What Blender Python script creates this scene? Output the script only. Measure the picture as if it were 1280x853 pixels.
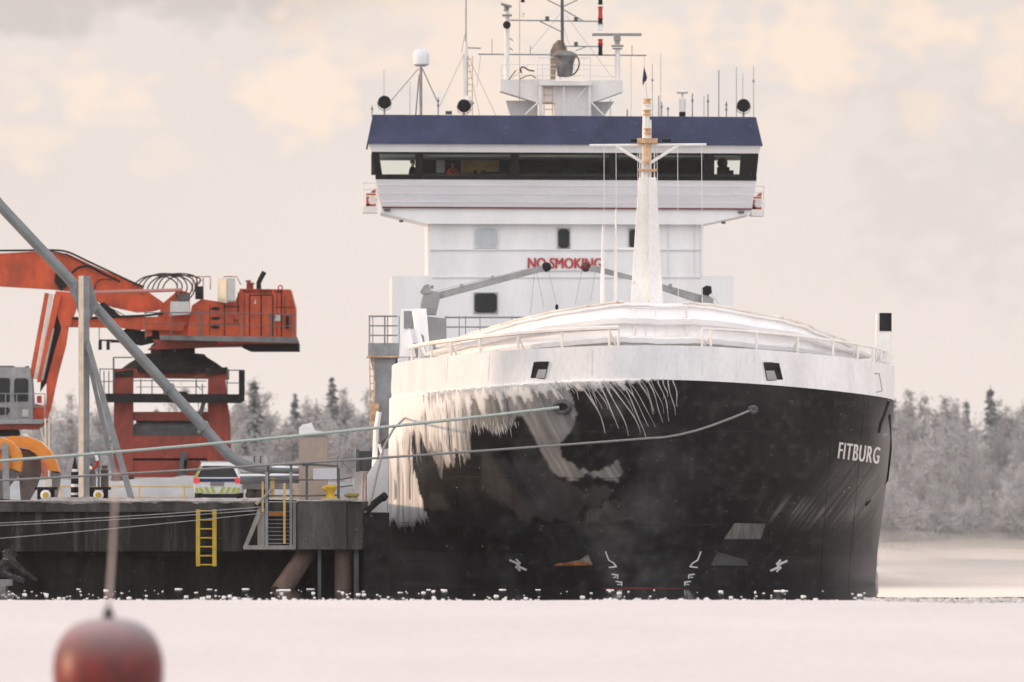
import bpy, bmesh, math, random
import numpy as np
from mathutils import Vector, Matrix
from mathutils.bvhtree import BVHTree

random.seed(7)
RNG = np.random.default_rng(11)
sc = bpy.context.scene
for o in list(bpy.data.objects):
    bpy.data.objects.remove(o)

# ------------------------------------------------------------------ camera, sky, sun, exposure
F = 12460.0          # focal length in photo pixels (1280 wide)
H = 2.85             # eye height above the water
HY = 618.0           # the horizon's row in the photo
cd = bpy.data.cameras.new('camera')
cam = bpy.data.objects.new('camera', cd)
sc.collection.objects.link(cam)
cam.location = (0, 0, H)
cam.rotation_euler = (math.radians(90), 0, 0)
cd.sensor_width = 36
cd.lens = F / 1280 * 36
cd.shift_y = (HY - 426.5) / 1280
cd.clip_start = 1
cd.clip_end = 9000
cd.dof.use_dof = True
cd.dof.focus_distance = 328
cd.dof.aperture_fstop = 1.6
sc.camera = cam

SUN_EL = 7.0
SUN_AZ = -87.0        # measured from +Y, negative = to the left
w = bpy.data.worlds.new('World')
sc.world = w
w.use_nodes = True
nt = w.node_tree
nt.nodes.clear()


def N(tree, kind, **kw):
    n = tree.nodes.new(kind)
    for k, v in kw.items():
        setattr(n, k, v)
    return n


def M_(tree, op, a, b=None, c=None, clamp=False):
    n = tree.nodes.new('ShaderNodeMath')
    n.operation = op
    n.use_clamp = clamp
    for i, v in enumerate((a, b, c)):
        if v is None:
            continue
        if isinstance(v, (int, float)):
            n.inputs[i].default_value = v
        else:
            tree.links.new(v, n.inputs[i])
    return n.outputs[0]


def MIXC(tree, fac, a, b, blend='MIX'):
    n = tree.nodes.new('ShaderNodeMix')
    n.data_type = 'RGBA'
    n.blend_type = blend
    for sock, v in ((n.inputs[0], fac), (n.inputs[6], a), (n.inputs[7], b)):
        if isinstance(v, (int, float)):
            sock.default_value = v
        elif isinstance(v, (tuple, list)):
            sock.default_value = (*v[:3], 1)
        else:
            tree.links.new(v, sock)
    return n.outputs[2]


sky = N(nt, 'ShaderNodeTexSky', sky_type='NISHITA', sun_disc=False)
sky.sun_elevation = math.radians(SUN_EL)
sky.sun_rotation = math.radians(SUN_AZ)
sky.air_density = 1.0
sky.dust_density = 2.5
geo = N(nt, 'ShaderNodeTexCoord')
sep = N(nt, 'ShaderNodeSeparateXYZ')
nt.links.new(geo.outputs['Generated'], sep.inputs[0])
ay = M_(nt, 'MAXIMUM', M_(nt, 'ABSOLUTE', sep.outputs[1]), 0.02)
su = M_(nt, 'DIVIDE', sep.outputs[0], ay)       # azimuth slope
sv = M_(nt, 'DIVIDE', sep.outputs[2], ay)       # elevation slope


def sky_noise(scale, detail, off, stretch=1.6):
    c = N(nt, 'ShaderNodeCombineXYZ')
    nt.links.new(M_(nt, 'ADD', su, off), c.inputs[0])
    nt.links.new(M_(nt, 'MULTIPLY', sv, stretch), c.inputs[1])
    n = N(nt, 'ShaderNodeTexNoise')
    n.inputs['Scale'].default_value = scale
    n.inputs['Detail'].default_value = detail
    n.inputs['Roughness'].default_value = 0.22
    nt.links.new(c.outputs[0], n.inputs['Vector'])
    return n.outputs['Fac']


n1 = sky_noise(55, 5, 3.1)
n2 = sky_noise(120, 5, 7.7, 1.3)
n4 = sky_noise(380, 5, 2.2, 1.5)
n3 = sky_noise(22, 4, 1.3, 1.8)


def bank(az, el, rx, ry, amp=1.0):
    """a cloud bank standing at one azimuth / elevation of the sky, its outline torn by noise"""
    a = M_(nt, 'DIVIDE', M_(nt, 'SUBTRACT', su, az), rx)
    b = M_(nt, 'DIVIDE', M_(nt, 'SUBTRACT', sv, el), ry)
    r = M_(nt, 'ADD', M_(nt, 'MULTIPLY', a, a), M_(nt, 'MULTIPLY', b, b))
    r = M_(nt, 'ADD', r, M_(nt, 'ADD', M_(nt, 'MULTIPLY', M_(nt, 'SUBTRACT', n2, 0.5), 5.5), M_(nt, 'MULTIPLY', M_(nt, 'SUBTRACT', n4, 0.5), 2.6)))
    m = M_(nt, 'SUBTRACT', 1.0, M_(nt, 'MULTIPLY', r, 0.75), clamp=True)
    return M_(nt, 'MULTIPLY', M_(nt, 'SMOOTH_MIN', m, 1.0, 0.2), amp)


def azel(px, py):
    return ((px - 640) / F, (HY - py) / F)


peach = None
for px, py, rx, ry, amp in ((380, 125, 95, 50, .95), (140, 115, 60, 45, .8), (15, 100, 45, 40, .7), (30, 185, 70, 28, .6),
                            (205, 195, 45, 22, .4), (980, 40, 260, 55, 1.0), (1265, 85, 50, 60, .8), (1165, 140, 40, 40, .6),
                            (640, 60, 260, 95, .75), (1190, 50, 40, 30, .5), (980, 160, 70, 40, .4)):
    b = bank(*azel(px, py), rx / F, ry / F, amp)
    peach = b if peach is None else M_(nt, 'MAXIMUM', peach, b)
greyb = None
for px, py, rx, ry, amp in ((110, -16, 420, 56, .8), (600, -70, 300, 55, .6), (1240, 200, 170, 170, .3), (1120, 35, 120, 40, .25)):
    b = bank(*azel(px, py), rx / F, ry / F, amp)
    greyb = b if greyb is None else M_(nt, 'MAXIMUM', greyb, b)
veil = MIXC(nt, n3, (5.3, 4.75, 4.5), (6.1, 5.5, 5.15))
glow = M_(nt, 'SUBTRACT', 1.0, M_(nt, 'MULTIPLY', sv, 26.0), clamp=True)
veil = MIXC(nt, M_(nt, 'MULTIPLY', glow, 0.65), veil, (6.6, 5.85, 5.4))
veil = MIXC(nt, M_(nt, 'MULTIPLY', greyb, 0.7), veil, (3.6, 3.25, 3.2))
veil = MIXC(nt, M_(nt, 'MULTIPLY', peach, 0.8), veil, (7.1, 5.75, 4.7))
# upper sky: cool high overcast; behind the camera: brightness added to lift shaded walls
up = M_(nt, 'MULTIPLY', M_(nt, 'SUBTRACT', sep.outputs[2], 0.055), 5.0, clamp=True)
veil = MIXC(nt, up, veil, (6.6, 6.6, 6.9))
back = M_(nt, 'MULTIPLY', M_(nt, 'SUBTRACT', M_(nt, 'MULTIPLY', sep.outputs[1], -1.0), 0.1), 2.5, clamp=True)
veil = MIXC(nt, back, veil, (10.6, 10.3, 10.4))
col = MIXC(nt, 0.95, sky.outputs[0], veil)
bg = N(nt, 'ShaderNodeBackground')
nt.links.new(col, bg.inputs['Color'])
bg.inputs['Strength'].default_value = 0.15
wo = N(nt, 'ShaderNodeOutputWorld')
nt.links.new(bg.outputs[0], wo.inputs['Surface'])

sd = bpy.data.lights.new('sun', 'SUN')
sd.energy = 2.5
sd.angle = math.radians(3.0)
sd.color = (1.0, 0.67, 0.42)
sun = bpy.data.objects.new('sun', sd)
sc.collection.objects.link(sun)
el, az = math.radians(SUN_EL), math.radians(SUN_AZ)
sdir = Vector((math.sin(az) * math.cos(el), math.cos(az) * math.cos(el), math.sin(el)))
sun.rotation_euler = sdir.to_track_quat('Z', 'Y').to_euler()
sun.location = (-60, 250, 60)

sc.view_settings.view_transform = 'Standard'
sc.view_settings.look = 'None'
sc.view_settings.gamma = 1
sc.view_settings.exposure = 0.05
sc.view_settings.use_curve_mapping = False
sc.render.engine = 'CYCLES'
sc.cycles.use_denoising = True
sc.cycles.max_bounces = 8
sc.cycles.transparent_max_bounces = 12
sc.cycles.volume_bounces = 0

# ------------------------------------------------------------------ materials
MATS = {}


def mat(name, colour, rough=0.6, var=0.12, scale=2.0, metal=0.0, rust=0.0, rustcol=(0.28, 0.10, 0.03), bump=0.0, stretch=(1, 1, 1), dirt=0.0,
        dirtcol=(0.05, 0.045, 0.04), snow=0.0, frost=0.0, grain=0.22):
    m = bpy.data.materials.new(name)
    m.use_nodes = True
    t = m.node_tree
    p = t.nodes['Principled BSDF']
    p.inputs['Roughness'].default_value = rough
    p.inputs['Metallic'].default_value = metal
    p.inputs['Specular IOR Level'].default_value = 0.06 if max(colour) < 0.06 else 0.22 if max(colour) < .2 else 0.35
    tc = N(t, 'ShaderNodeTexCoord')
    mp = N(t, 'ShaderNodeMapping')
    mp.inputs['Scale'].default_value = stretch
    t.links.new(tc.outputs['Object'], mp.inputs[0])

    def noise(s, d=5, r=0.6):
        n = N(t, 'ShaderNodeTexNoise')
        n.inputs['Scale'].default_value = s
        n.inputs['Detail'].default_value = d
        n.inputs['Roughness'].default_value = r
        t.links.new(mp.outputs[0], n.inputs['Vector'])
        return n.outputs['Fac']

    nz = M_(t, 'ADD', M_(t, 'MULTIPLY', M_(t, 'SUBTRACT', noise(scale), 0.5), 2.3), 0.5, clamp=True)
    lo = [c * (1 - var * 1.6) for c in colour]
    hi = [min(1, c * (1 + var * 1.6)) for c in colour]
    c = MIXC(t, nz, lo, hi)
    if grain:
        gn = noise(scale * 7 + 4, 6, 0.7)
        gf = M_(t, 'ADD', 1.0 - grain, M_(t, 'MULTIPLY', gn, 2.0 * grain))
        gc = N(t, 'ShaderNodeCombineColor')
        for k_ in range(3):
            t.links.new(gf, gc.inputs[k_])
        c = MIXC(t, 1.0, c, gc.outputs[0], 'MULTIPLY')
    if dirt:
        d = noise(scale * 0.6 + 0.3, 6, 0.7)
        f = M_(t, 'MULTIPLY', M_(t, 'SUBTRACT', d, 0.5 - dirt * 0.25), 4.0, clamp=True)
        c = MIXC(t, M_(t, 'MULTIPLY', f, min(1, dirt)), c, dirtcol)
    if rust:
        r = noise(scale * 1.7 + 1.1, 6, 0.75)
        f = M_(t, 'MULTIPLY', M_(t, 'SUBTRACT', r, 0.72 - rust * 0.3), 9.0, clamp=True)
        c = MIXC(t, f, c, rustcol)
    if snow:
        g = N(t, 'ShaderNodeNewGeometry')
        s = N(t, 'ShaderNodeSeparateXYZ')
        t.links.new(g.outputs['Normal'], s.inputs[0])
        f = M_(t, 'MULTIPLY', M_(t, 'SUBTRACT', s.outputs[2], 0.75 - 0.4 * snow), 6.0, clamp=True)
        f = M_(t, 'MULTIPLY', f, M_(t, 'MULTIPLY', M_(t, 'SUBTRACT', noise(scale * 2 + 2), 0.62 - snow * 0.5), 8.0, clamp=True))
        c = MIXC(t, f, c, (0.82, 0.82, 0.84))
    if frost:  # paints a pale sky sheen into the colour of upward faces
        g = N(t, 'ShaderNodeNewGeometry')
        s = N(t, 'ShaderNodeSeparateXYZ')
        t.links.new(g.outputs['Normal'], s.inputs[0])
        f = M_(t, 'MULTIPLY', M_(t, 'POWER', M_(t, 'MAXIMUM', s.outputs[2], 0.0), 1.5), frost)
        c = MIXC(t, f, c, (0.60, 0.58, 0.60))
    t.links.new(c, p.inputs['Base Color'])
    if bump:
        b = N(t, 'ShaderNodeBump')
        b.inputs['Strength'].default_value = bump
        b.inputs['Distance'].default_value = 0.05
        t.links.new(noise(scale * 4), b.inputs['Height'])
        t.links.new(b.outputs[0], p.inputs['Normal'])
    MATS[name] = m
    return m


WHITE = mat('ship_white', (0.73, 0.73, 0.735), 0.5, 0.045, 0.9, grain=.09, rust=0.2, rustcol=(0.55, 0.36, 0.22), stretch=(1, 1, .25))
WHITE2 = mat('ship_white_planked', (0.66, 0.655, 0.68), 0.5, 0.05, 1.2, stretch=(.3, 1, 3))
SNOWW = mat('iced_white', (0.90, 0.885, 0.88), 0.75, 0.03, 1.5, bump=0.15, grain=.06, rust=0.08, rustcol=(0.62, 0.42, 0.28))
BULW = mat('bulwark_white', (0.73, 0.73, 0.74), 0.55, 0.07, 1.1, stretch=(1, 1, .35), bump=0.12, rust=0.1, rustcol=(0.6, 0.5, 0.42))
MASTW = mat('mast_white', (0.76, 0.74, 0.71), 0.6, 0.06, 1.4, rust=0.3, rustcol=(0.55, 0.26, 0.10), stretch=(1, 1, .6))
RUSTY = mat('rusty_fitting', (0.55, 0.36, 0.22), 0.8, 0.3, 7, rust=0.5, rustcol=(0.35, 0.13, 0.04))
BLUE = mat('fascia_blue', (0.034, 0.042, 0.086), 0.55, 0.22, 0.9, bump=0.1)
DARK = mat('dark_trim', (0.018, 0.018, 0.018), 0.4, 0.2, 3)
BLACKM = mat('matt_black', (0.02, 0.02, 0.022), 0.75, 0.3, 3)
REDL = mat('red_paint', (0.42, 0.05, 0.05), 0.6, 0.15, 4)
REDDK = mat('dark_red_line', (0.15, 0.035, 0.04), 0.6, 0.15, 4)
GREYST = mat('grey_steel', (0.25, 0.26, 0.27), 0.55, 0.15, 2.5, rust=0.12, metal=0.2)
GREYCR = mat('deck_crane_grey', (0.30, 0.30, 0.30), 0.6, 0.15, 1.2, rust=0.26, rustcol=(0.22, 0.11, 0.06))
GREYDK = mat('dark_grey_steel', (0.085, 0.09, 0.095), 0.6, 0.2, 2.5, rust=0.1)
GALV = mat('galvanised', (0.24, 0.245, 0.25), 0.5, 0.12, 3, metal=0.35)
PIPEM = mat('loading_pipe_grey', (0.19, 0.20, 0.207), 0.45, 0.1, 2.0, metal=0.2, rust=0.04)
PIPESN = mat('loading_pipe_snowy', (0.17, 0.185, 0.195), 0.5, 0.1, 2.0, metal=0.2, snow=0.7)
ORANGE = mat('crane_orange', (0.60, 0.092, 0.030), 0.6, 0.15, 1.3, dirt=0.55, dirtcol=(0.16, 0.035, 0.02), stretch=(1, 1, .6))
ORANGE2 = mat('portal_red', (0.37, 0.060, 0.036), 0.65, 0.2, 0.9, dirt=0.7, dirtcol=(0.10, 0.03, 0.025), stretch=(1, 1, .5))
COALBL = mat('sooty_black', (0.022, 0.022, 0.022), 0.85, 0.3, 1.6)
CABG = mat('cab_grey', (0.30, 0.30, 0.30), 0.6, 0.12, 2, dirt=0.35)
PALEBX = mat('pale_grey_box', (0.50, 0.50, 0.49), 0.6, 0.1, 3, rust=.05)
CREAMBX = mat('cream_box', (0.62, 0.55, 0.43), 0.6, 0.08, 3)
GRABOR = mat('grab_orange', (0.72, 0.26, 0.035), 0.45, 0.12, 1.7, rust=0.2, rustcol=(0.4, 0.36, 0.33), snow=0.25)
GRABST = mat('grab_worn_steel', (0.17, 0.155, 0.15), 0.5, 0.25, 1.8, metal=0.3, rust=0.2)
CONC = mat('quay_concrete', (0.105, 0.097, 0.088), 0.9, 0.5, 1.1, dirt=0.95, dirtcol=(0.010, 0.0095, 0.009), stretch=(1.5, 1, .16), bump=0.5, grain=.7)
CONC2 = mat('quay_block_concrete', (0.085, 0.08, 0.074), 0.9, 0.4, 1.3, dirt=0.6, dirtcol=(0.016, 0.015, 0.014), stretch=(1.2, 1, .35), bump=0.5, grain=.6)
WETC = mat('wet_concrete', (0.015, 0.0138, 0.0125), 0.7, 0.5, 1.2, stretch=(1, 1, .3), grain=.7, bump=.4)
RUBBER = mat('fender_rubber', (0.016, 0.016, 0.016), 0.8, 0.4, 3, bump=0.3)
PILEB = mat('pile_brown', (0.105, 0.07, 0.058), 0.8, 0.25, 2.2, stretch=(1, 1, .3))
WOODG = mat('weathered_timber', (0.27, 0.25, 0.225), 0.8, 0.2, 4, stretch=(1, 1, .2))
YELLOW = mat('ladder_yellow', (0.50, 0.32, 0.03), 0.5, 0.12, 3, rust=0.18)
YELDIM = mat('fence_yellow', (0.55, 0.36, 0.13), 0.6, 0.15, 3)
OLIVE = mat('bollard_olive', (0.24, 0.20, 0.06), 0.6, 0.2, 5, rust=0.2)
BEIGE = mat('cabinet_beige', (0.36, 0.29, 0.24), 0.7, 0.08, 1.2, stretch=(1, 1, .4))
SNOW = mat('snow', (0.82, 0.80, 0.80), 0.85, 0.05, 0.8, bump=0.3)
DECKSN = mat('quay_trodden_snow', (0.50, 0.47, 0.45), 0.9, 0.35, 0.8, dirt=0.45, dirtcol=(0.16, 0.14, 0.13), bump=0.4)
BARRIER = mat('snowy_barrier', (0.38, 0.39, 0.40), 0.9, 0.1, 0.7, stretch=(1, 1, 2))
ROPEG = mat('rope_pale_green', (0.40, 0.46, 0.42), 0.9, 0.25, 30)
ROPED = mat('rope_grey', (0.24, 0.235, 0.23), 0.9, 0.25, 30)
WIRE = mat('wire_grey', (0.33, 0.33, 0.33), 0.6, 0.2, 10)
RED = mat('signal_red', (0.5, 0.03, 0.03), 0.4, 0.1, 4)
HAZARDO = mat('lifebuoy_orange', (0.50, 0.10, 0.045), 0.55, 0.15, 4)
BROWNW = mat('wheelhouse_panel', (0.55, 0.36, 0.16), 0.6, 0.25, 2)
INTER = mat('wheelhouse_dark', (0.06, 0.057, 0.054), 0.8, 0.25, 1.5)
INTERL = mat('wheelhouse_light', (0.45, 0.45, 0.45), 0.8, 0.1, 1.5)
BUOYM = mat('buoy_red', (0.22, 0.012, 0.009), 0.42, 0.2, 1.3, dirt=0.75, dirtcol=(0.022, 0.012, 0.010), frost=0.5)  # frost: sky sheen painted on top; dirt: soot with shade painted in
CARW = mat('car_white', (0.60, 0.61, 0.63), 0.35, 0.04, 3, dirt=0.12, dirtcol=(0.3, 0.29, 0.28))
CARY = mat('car_lime', (0.36, 0.40, 0.06), 0.45, 0.06, 3)
CARBL = mat('car_dark_blue', (0.02, 0.025, 0.07), 0.4, 0.1, 3)
SKIN = mat('skin', (0.45, 0.27, 0.19), 0.6, 0.05, 9)
HAIR = mat('hair_brown', (0.05, 0.03, 0.02), 0.7, 0.1, 9)
JACKR = mat('red_jacket', (0.48, 0.06, 0.035), 0.8, 0.15, 6)
NAVY = mat('navy_clothes', (0.018, 0.02, 0.03), 0.8, 0.15, 6)
TRUNK = mat('tree_bark', (0.16, 0.135, 0.12), 0.9, 0.25, 3)
FLAGM = mat('flag_cloth', (0.03, 0.035, 0.10), 0.8, 0.2, 4)
TAILL = mat('tail_lamp', (0.6, 0.03, 0.03), 0.3, 0.05, 3)
p = TAILL.node_tree.nodes['Principled BSDF']
p.inputs['Emission Color'].default_value = (1, 0.12, 0.1, 1)
p.inputs['Emission Strength'].default_value = 0.22


def frost(name, dark, light, scale=0.5):
    m = bpy.data.materials.new(name)
    m.use_nodes = True
    t = m.node_tree
    p = t.nodes['Principled BSDF']
    p.inputs['Roughness'].default_value = 0.9
    tc = N(t, 'ShaderNodeTexCoord')
    oi = N(t, 'ShaderNodeObjectInfo')
    n = N(t, 'ShaderNodeTexNoise')
    n.inputs['Scale'].default_value = scale
    n.inputs['Detail'].default_value = 5
    t.links.new(tc.outputs['Object'], n.inputs['Vector'])
    f = M_(t, 'ADD', n.outputs['Fac'], M_(t, 'MULTIPLY', M_(t, 'SUBTRACT', oi.outputs['Random'], 0.5), 0.55), clamp=True)
    t.links.new(MIXC(t, f, dark, light), p.inputs['Base Color'])
    return m


FROSTD = frost('rime_branches', (0.20, 0.197, 0.197), (0.54, 0.525, 0.525))
FROSTS = frost('rime_needles', (0.19, 0.196, 0.197), (0.40, 0.405, 0.405))


def glassy(name, tint, refl=0.12, rough=0.03):
    m = bpy.data.materials.new(name)
    m.use_nodes = True
    t = m.node_tree
    t.nodes.remove(t.nodes['Principled BSDF'])
    tr = N(t, 'ShaderNodeBsdfTransparent')
    tr.inputs[0].default_value = (*tint, 1)
    gl = N(t, 'ShaderNodeBsdfGlossy')
    gl.inputs['Roughness'].default_value = rough
    fr = N(t, 'ShaderNodeFresnel')
    fr.inputs[0].default_value = 1.5
    mx = N(t, 'ShaderNodeMixShader')
    t.links.new(M_(t, 'MULTIPLY', fr.outputs[0], refl / 0.04, clamp=True), mx.inputs[0])
    t.links.new(tr.outputs[0], mx.inputs[1])
    t.links.new(gl.outputs[0], mx.inputs[2])
    t.links.new(mx.outputs[0], t.nodes['Material Output'].inputs['Surface'])
    return m


GLASS = glassy('bridge_glass', (0.93, 0.965, 0.93), 0.02)
DGLASS = mat('dark_pane', (0.03, 0.032, 0.034), 0.12, 0.2, 1)
PANEGR = mat('grey_blind_pane', (0.42, 0.45, 0.46), 0.3, 0.05, 2)

# ------------------------------------------------------------------ mesh helpers
XF = {}                              # world matrices of the Empties
EXT = Vector((0, 1, 0))              # the way things reach back from the face one sees


def P(px, py, d):
    return Vector(((px - 640) * d / F, d, H + (HY - py) * d / F))


def link(o):
    sc.collection.objects.link(o)
    return o


def thing(name, label, cat, loc=(0, 0, 0), group=None, mw=None, rz=0.0):
    o = link(bpy.data.objects.new(name, None))
    o.empty_display_size = 0.5
    m = mw or (Matrix.Translation(Vector(loc)) @ Matrix.Rotation(rz, 4, 'Z'))
    o.matrix_world = m
    XF[o.name] = m.copy()
    o['label'] = label
    o['category'] = cat
    if group:
        o['group'] = group
    return o


def rounded(pts, n=2):
    pts = [Vector(q) for q in pts]
    for _ in range(n):
        q = [pts[0]]
        for a, c in zip(pts[:-1], pts[1:]):
            q += [a.lerp(c, .25), a.lerp(c, .75)]
        pts = q + [pts[-1]]
    return pts


class MB:
    def __init__(s):
        s.v, s.f = [], []

    def add(s, vs, fs):
        b = len(s.v)
        s.v += [tuple(v) for v in vs]
        s.f += [tuple(b + i for i in f) for f in fs]
        return s

    def hexa(s, a):                  # 0-3 front ring, 4-7 back ring
        return s.add(a, [(3, 2, 1, 0), (4, 5, 6, 7), (0, 1, 5, 4), (1, 2, 6, 5), (2, 3, 7, 6), (3, 0, 4, 7)])

    def prism(s, pts, d, depth, ext=None):          # outline of the face in photo pixels at distance d
        e = (ext or EXT) * depth
        a = [P(x, y, d) for x, y in pts]
        n = len(a)
        area = sum(a[i].x * a[(i + 1) % n].z - a[(i + 1) % n].x * a[i].z for i in range(n))
        if area < 0:
            a.reverse()
        return s.add(a + [v + e for v in a], [tuple(range(n)), tuple(range(2 * n - 1, n - 1, -1))] +
                     [((i + 1) % n, i, n + i, n + (i + 1) % n) for i in range(n)])

    def box(s, x0, x1, y0, y1, d, depth, ext=None):
        return s.prism([(x0, y1), (x1, y1), (x1, y0), (x0, y0)], d, depth, ext)

    def wbox(s, lo, hi):
        x0, y0, z0 = lo
        x1, y1, z1 = hi
        return s.hexa([(x0, y0, z0), (x1, y0, z0), (x1, y0, z1), (x0, y0, z1), (x0, y1, z0), (x1, y1, z0), (x1, y1, z1), (x0, y1, z1)])

    def tube(s, pts, r, n=8, caps=True):
        pts = [Vector(p) for p in pts]
        k = len(pts)
        rs = r if isinstance(r, (list, tuple)) else [r] * k
        vs, fs = [], []
        ref = None
        for i, p in enumerate(pts):
            t = (pts[min(i + 1, k - 1)] - pts[max(i - 1, 0)]).normalized()
            if ref is None:
                ref = Vector((0, 1, 0)) if abs(t.y) < 0.9 else Vector((1, 0, 0))
            a = (ref - t * ref.dot(t)).normalized()
            ref = a
            b = t.cross(a)
            for j in range(n):
                q = 2 * math.pi * (j + .5) / n
                vs.append(p + (a * math.cos(q) + b * math.sin(q)) * rs[i])
        for i in range(k - 1):
            for j in range(n):
                fs.append((i * n + j, i * n + (j + 1) % n, (i + 1) * n + (j + 1) % n, (i + 1) * n + j))
        if caps:
            fs.append(tuple(range(n - 1, -1, -1)))
            fs.append(tuple((k - 1) * n + j for j in range(n)))
        return s.add(vs, fs)

    def T(s, pts, wpx, n=8):         # tube through photo points (px, py, d), thickness in photo pixels
        d0 = pts[0][2]
        return s.tube([P(*p) for p in pts], wpx * d0 / F / 2, n)

    def lathe(s, c, prof, n=16, axis='Z'):
        c = Vector(c)
        vs, fs = [], []
        for r, h in prof:
            for j in range(n):
                q = 2 * math.pi * j / n
                a, b = r * math.cos(q), r * math.sin(q)
                vs.append(c + (Vector((a, b, h)) if axis == 'Z' else Vector((a, h, b)) if axis == 'Y' else Vector((h, a, b))))
        k = len(prof)
        for i in range(k - 1):
            for j in range(n):
                fs.append((i * n + j, i * n + (j + 1) % n, (i + 1) * n + (j + 1) % n, (i + 1) * n + j))
        fs.append(tuple(range(n - 1, -1, -1)))
        fs.append(tuple((k - 1) * n + j for j in range(n)))
        return s.add(vs, fs)

    def ball(s, c, r, n=14, sq=(1, 1, 1)):
        m = n // 2
        c = Vector(c)
        vs, fs = [], []
        for i in range(m + 1):
            th = math.pi * i / m
            for j in range(n):
                q = 2 * math.pi * j / n
                vs.append(c + Vector((r * sq[0] * math.sin(th) * math.cos(q), r * sq[1] * math.sin(th) * math.sin(q), r * sq[2] * math.cos(th))))
        for i in range(m):
            for j in range(n):
                fs.append((i * n + j, (i + 1) * n + j, (i + 1) * n + (j + 1) % n, i * n + (j + 1) % n))
        return s.add(vs, fs)

    def build(s, name, m, parent=None, smooth=False, label=None):
        me = bpy.data.meshes.new(name)
        vs = s.v
        if parent is not None:
            inv = world_of(parent).inverted()
            vs = [inv @ Vector(v) for v in vs]
        me.from_pydata([tuple(v) for v in vs], [], s.f)
        me.validate()
        bm = bmesh.new()
        bm.from_mesh(me)
        bmesh.ops.remove_doubles(bm, verts=bm.verts, dist=1e-5)
        bmesh.ops.recalc_face_normals(bm, faces=bm.faces)
        bm.to_mesh(me)
        bm.free()
        me.materials.append(m)
        if smooth:
            me.polygons.foreach_set('use_smooth', [True] * len(me.polygons))
            try:
                me.set_sharp_from_angle(angle=math.radians(40))
            except Exception:
                pass
        o = link(bpy.data.objects.new(name, me))
        if parent is not None:
            o.parent = parent
        if label:
            o['label'] = label
        return o


def world_of(o):
    """every mesh sits at its parent's origin, so a chain's matrix is that of its Empty"""
    while o is not None:
        if o.name in XF:
            return XF[o.name]
        o = o.parent
    return Matrix.Identity(4)


def solo(o, label, cat, group=None):
    """a thing that is one mesh: move its origin to its base"""
    me = o.data
    co = np.empty(len(me.vertices) * 3)
    me.vertices.foreach_get('co', co)
    co = co.reshape(-1, 3)
    c = np.array([co[:, 0].mean(), co[:, 1].mean(), co[:, 2].min()])
    me.vertices.foreach_set('co', (co - c).ravel())
    me.update()
    o.location = c
    o['label'] = label
    o['category'] = cat
    if group:
        o['group'] = group
    XF[o.name] = Matrix.Translation(Vector(c))
    return o


def structure(o, kind='structure'):
    o['kind'] = kind
    return o


def copy_tree(o, parent=None):
    c = o.copy()
    sc.collection.objects.link(c)
    c.parent = parent
    for ch in KIDS.get(o.name, ()):
        copy_tree(ch, c)
    return c


KIDS = {}


def note_kids(o):
    for x in list(sc.collection.objects):
        if x.parent is not None:
            KIDS.setdefault(x.parent.name, [])
            if x not in KIDS[x.parent.name]:
                KIDS[x.parent.name].append(x)


# ------------------------------------------------------------------ numpy noise
def vnoise(x, y, seed=0):
    r = np.random.default_rng(seed).random((256, 256))
    xi, yi = np.floor(x).astype(int), np.floor(y).astype(int)
    fx, fy = x - xi, y - yi
    fx, fy = fx * fx * (3 - 2 * fx), fy * fy * (3 - 2 * fy)
    g = lambda a, b: r[a % 256, b % 256]
    return (g(xi, yi) * (1 - fx) + g(xi + 1, yi) * fx) * (1 - fy) + (g(xi, yi + 1) * (1 - fx) + g(xi + 1, yi + 1) * fx) * fy


def fbm(x, y, seed=0, octv=4):
    t, a, s = 0, 0.5, 0
    for i in range(octv):
        t = t + a * vnoise(x * 2 ** i, y * 2 ** i, seed + i)
        s += a
        a *= 0.5
    return t / s


def inpoly(px, py, poly):
    c = np.zeros(px.shape, bool)
    n = len(poly)
    for i in range(n):
        x1, y1 = poly[i]
        x2, y2 = poly[(i + 1) % n]
        if y1 == y2:
            continue
        k = ((y1 > py) != (y2 > py)) & (px < (x2 - x1) * (py - y1) / (y2 - y1) + x1)
        c ^= k
    return c
# ------------------------------------------------------------------ water, ice, shore, haze
def sheet(name, m, x0, x1, y0, y1, z, nx=2, ny=2, zf=None, edge=None):
    xs = np.linspace(x0, x1, nx)
    ys = np.linspace(y0, y1, ny)
    vs, fs = [], []
    for j, y in enumerate(ys):
        for i, x in enumerate(xs):
            yy = y + (edge(x) if edge and j == ny - 1 else 0)
            vs.append((x, yy, z + (zf(x, yy) if zf else 0)))
    for j in range(ny - 1):
        for i in range(nx - 1):
            a = j * nx + i
            fs.append((a, a + 1, a + nx + 1, a + nx))
    b = MB()
    b.add(vs, fs)
    return b.build(name, m, smooth=True)


wm = bpy.data.materials.new('harbour_water')
wm.use_nodes = True
t = wm.node_tree
p = t.nodes['Principled BSDF']
p.inputs['Base Color'].default_value = (0.012, 0.013, 0.014, 1)
p.inputs['Roughness'].default_value = 0.06
tc = N(t, 'ShaderNodeTexCoord')
mp = N(t, 'ShaderNodeMapping')
mp.inputs['Scale'].default_value = (1.2, 0.35, 1)
t.links.new(tc.outputs['Object'], mp.inputs[0])
nz = N(t, 'ShaderNodeTexNoise')
nz.inputs['Scale'].default_value = 2.2
nz.inputs['Detail'].default_value = 4
t.links.new(mp.outputs[0], nz.inputs['Vector'])
b = N(t, 'ShaderNodeBump')
b.inputs['Strength'].default_value = 0.12
b.inputs['Distance'].default_value = 0.03
t.links.new(nz.outputs['Fac'], b.inputs['Height'])
t.links.new(b.outputs[0], p.inputs['Normal'])
structure(sheet('harbour_water', wm, -900, 900, 30, 6000, 0.0))

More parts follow.
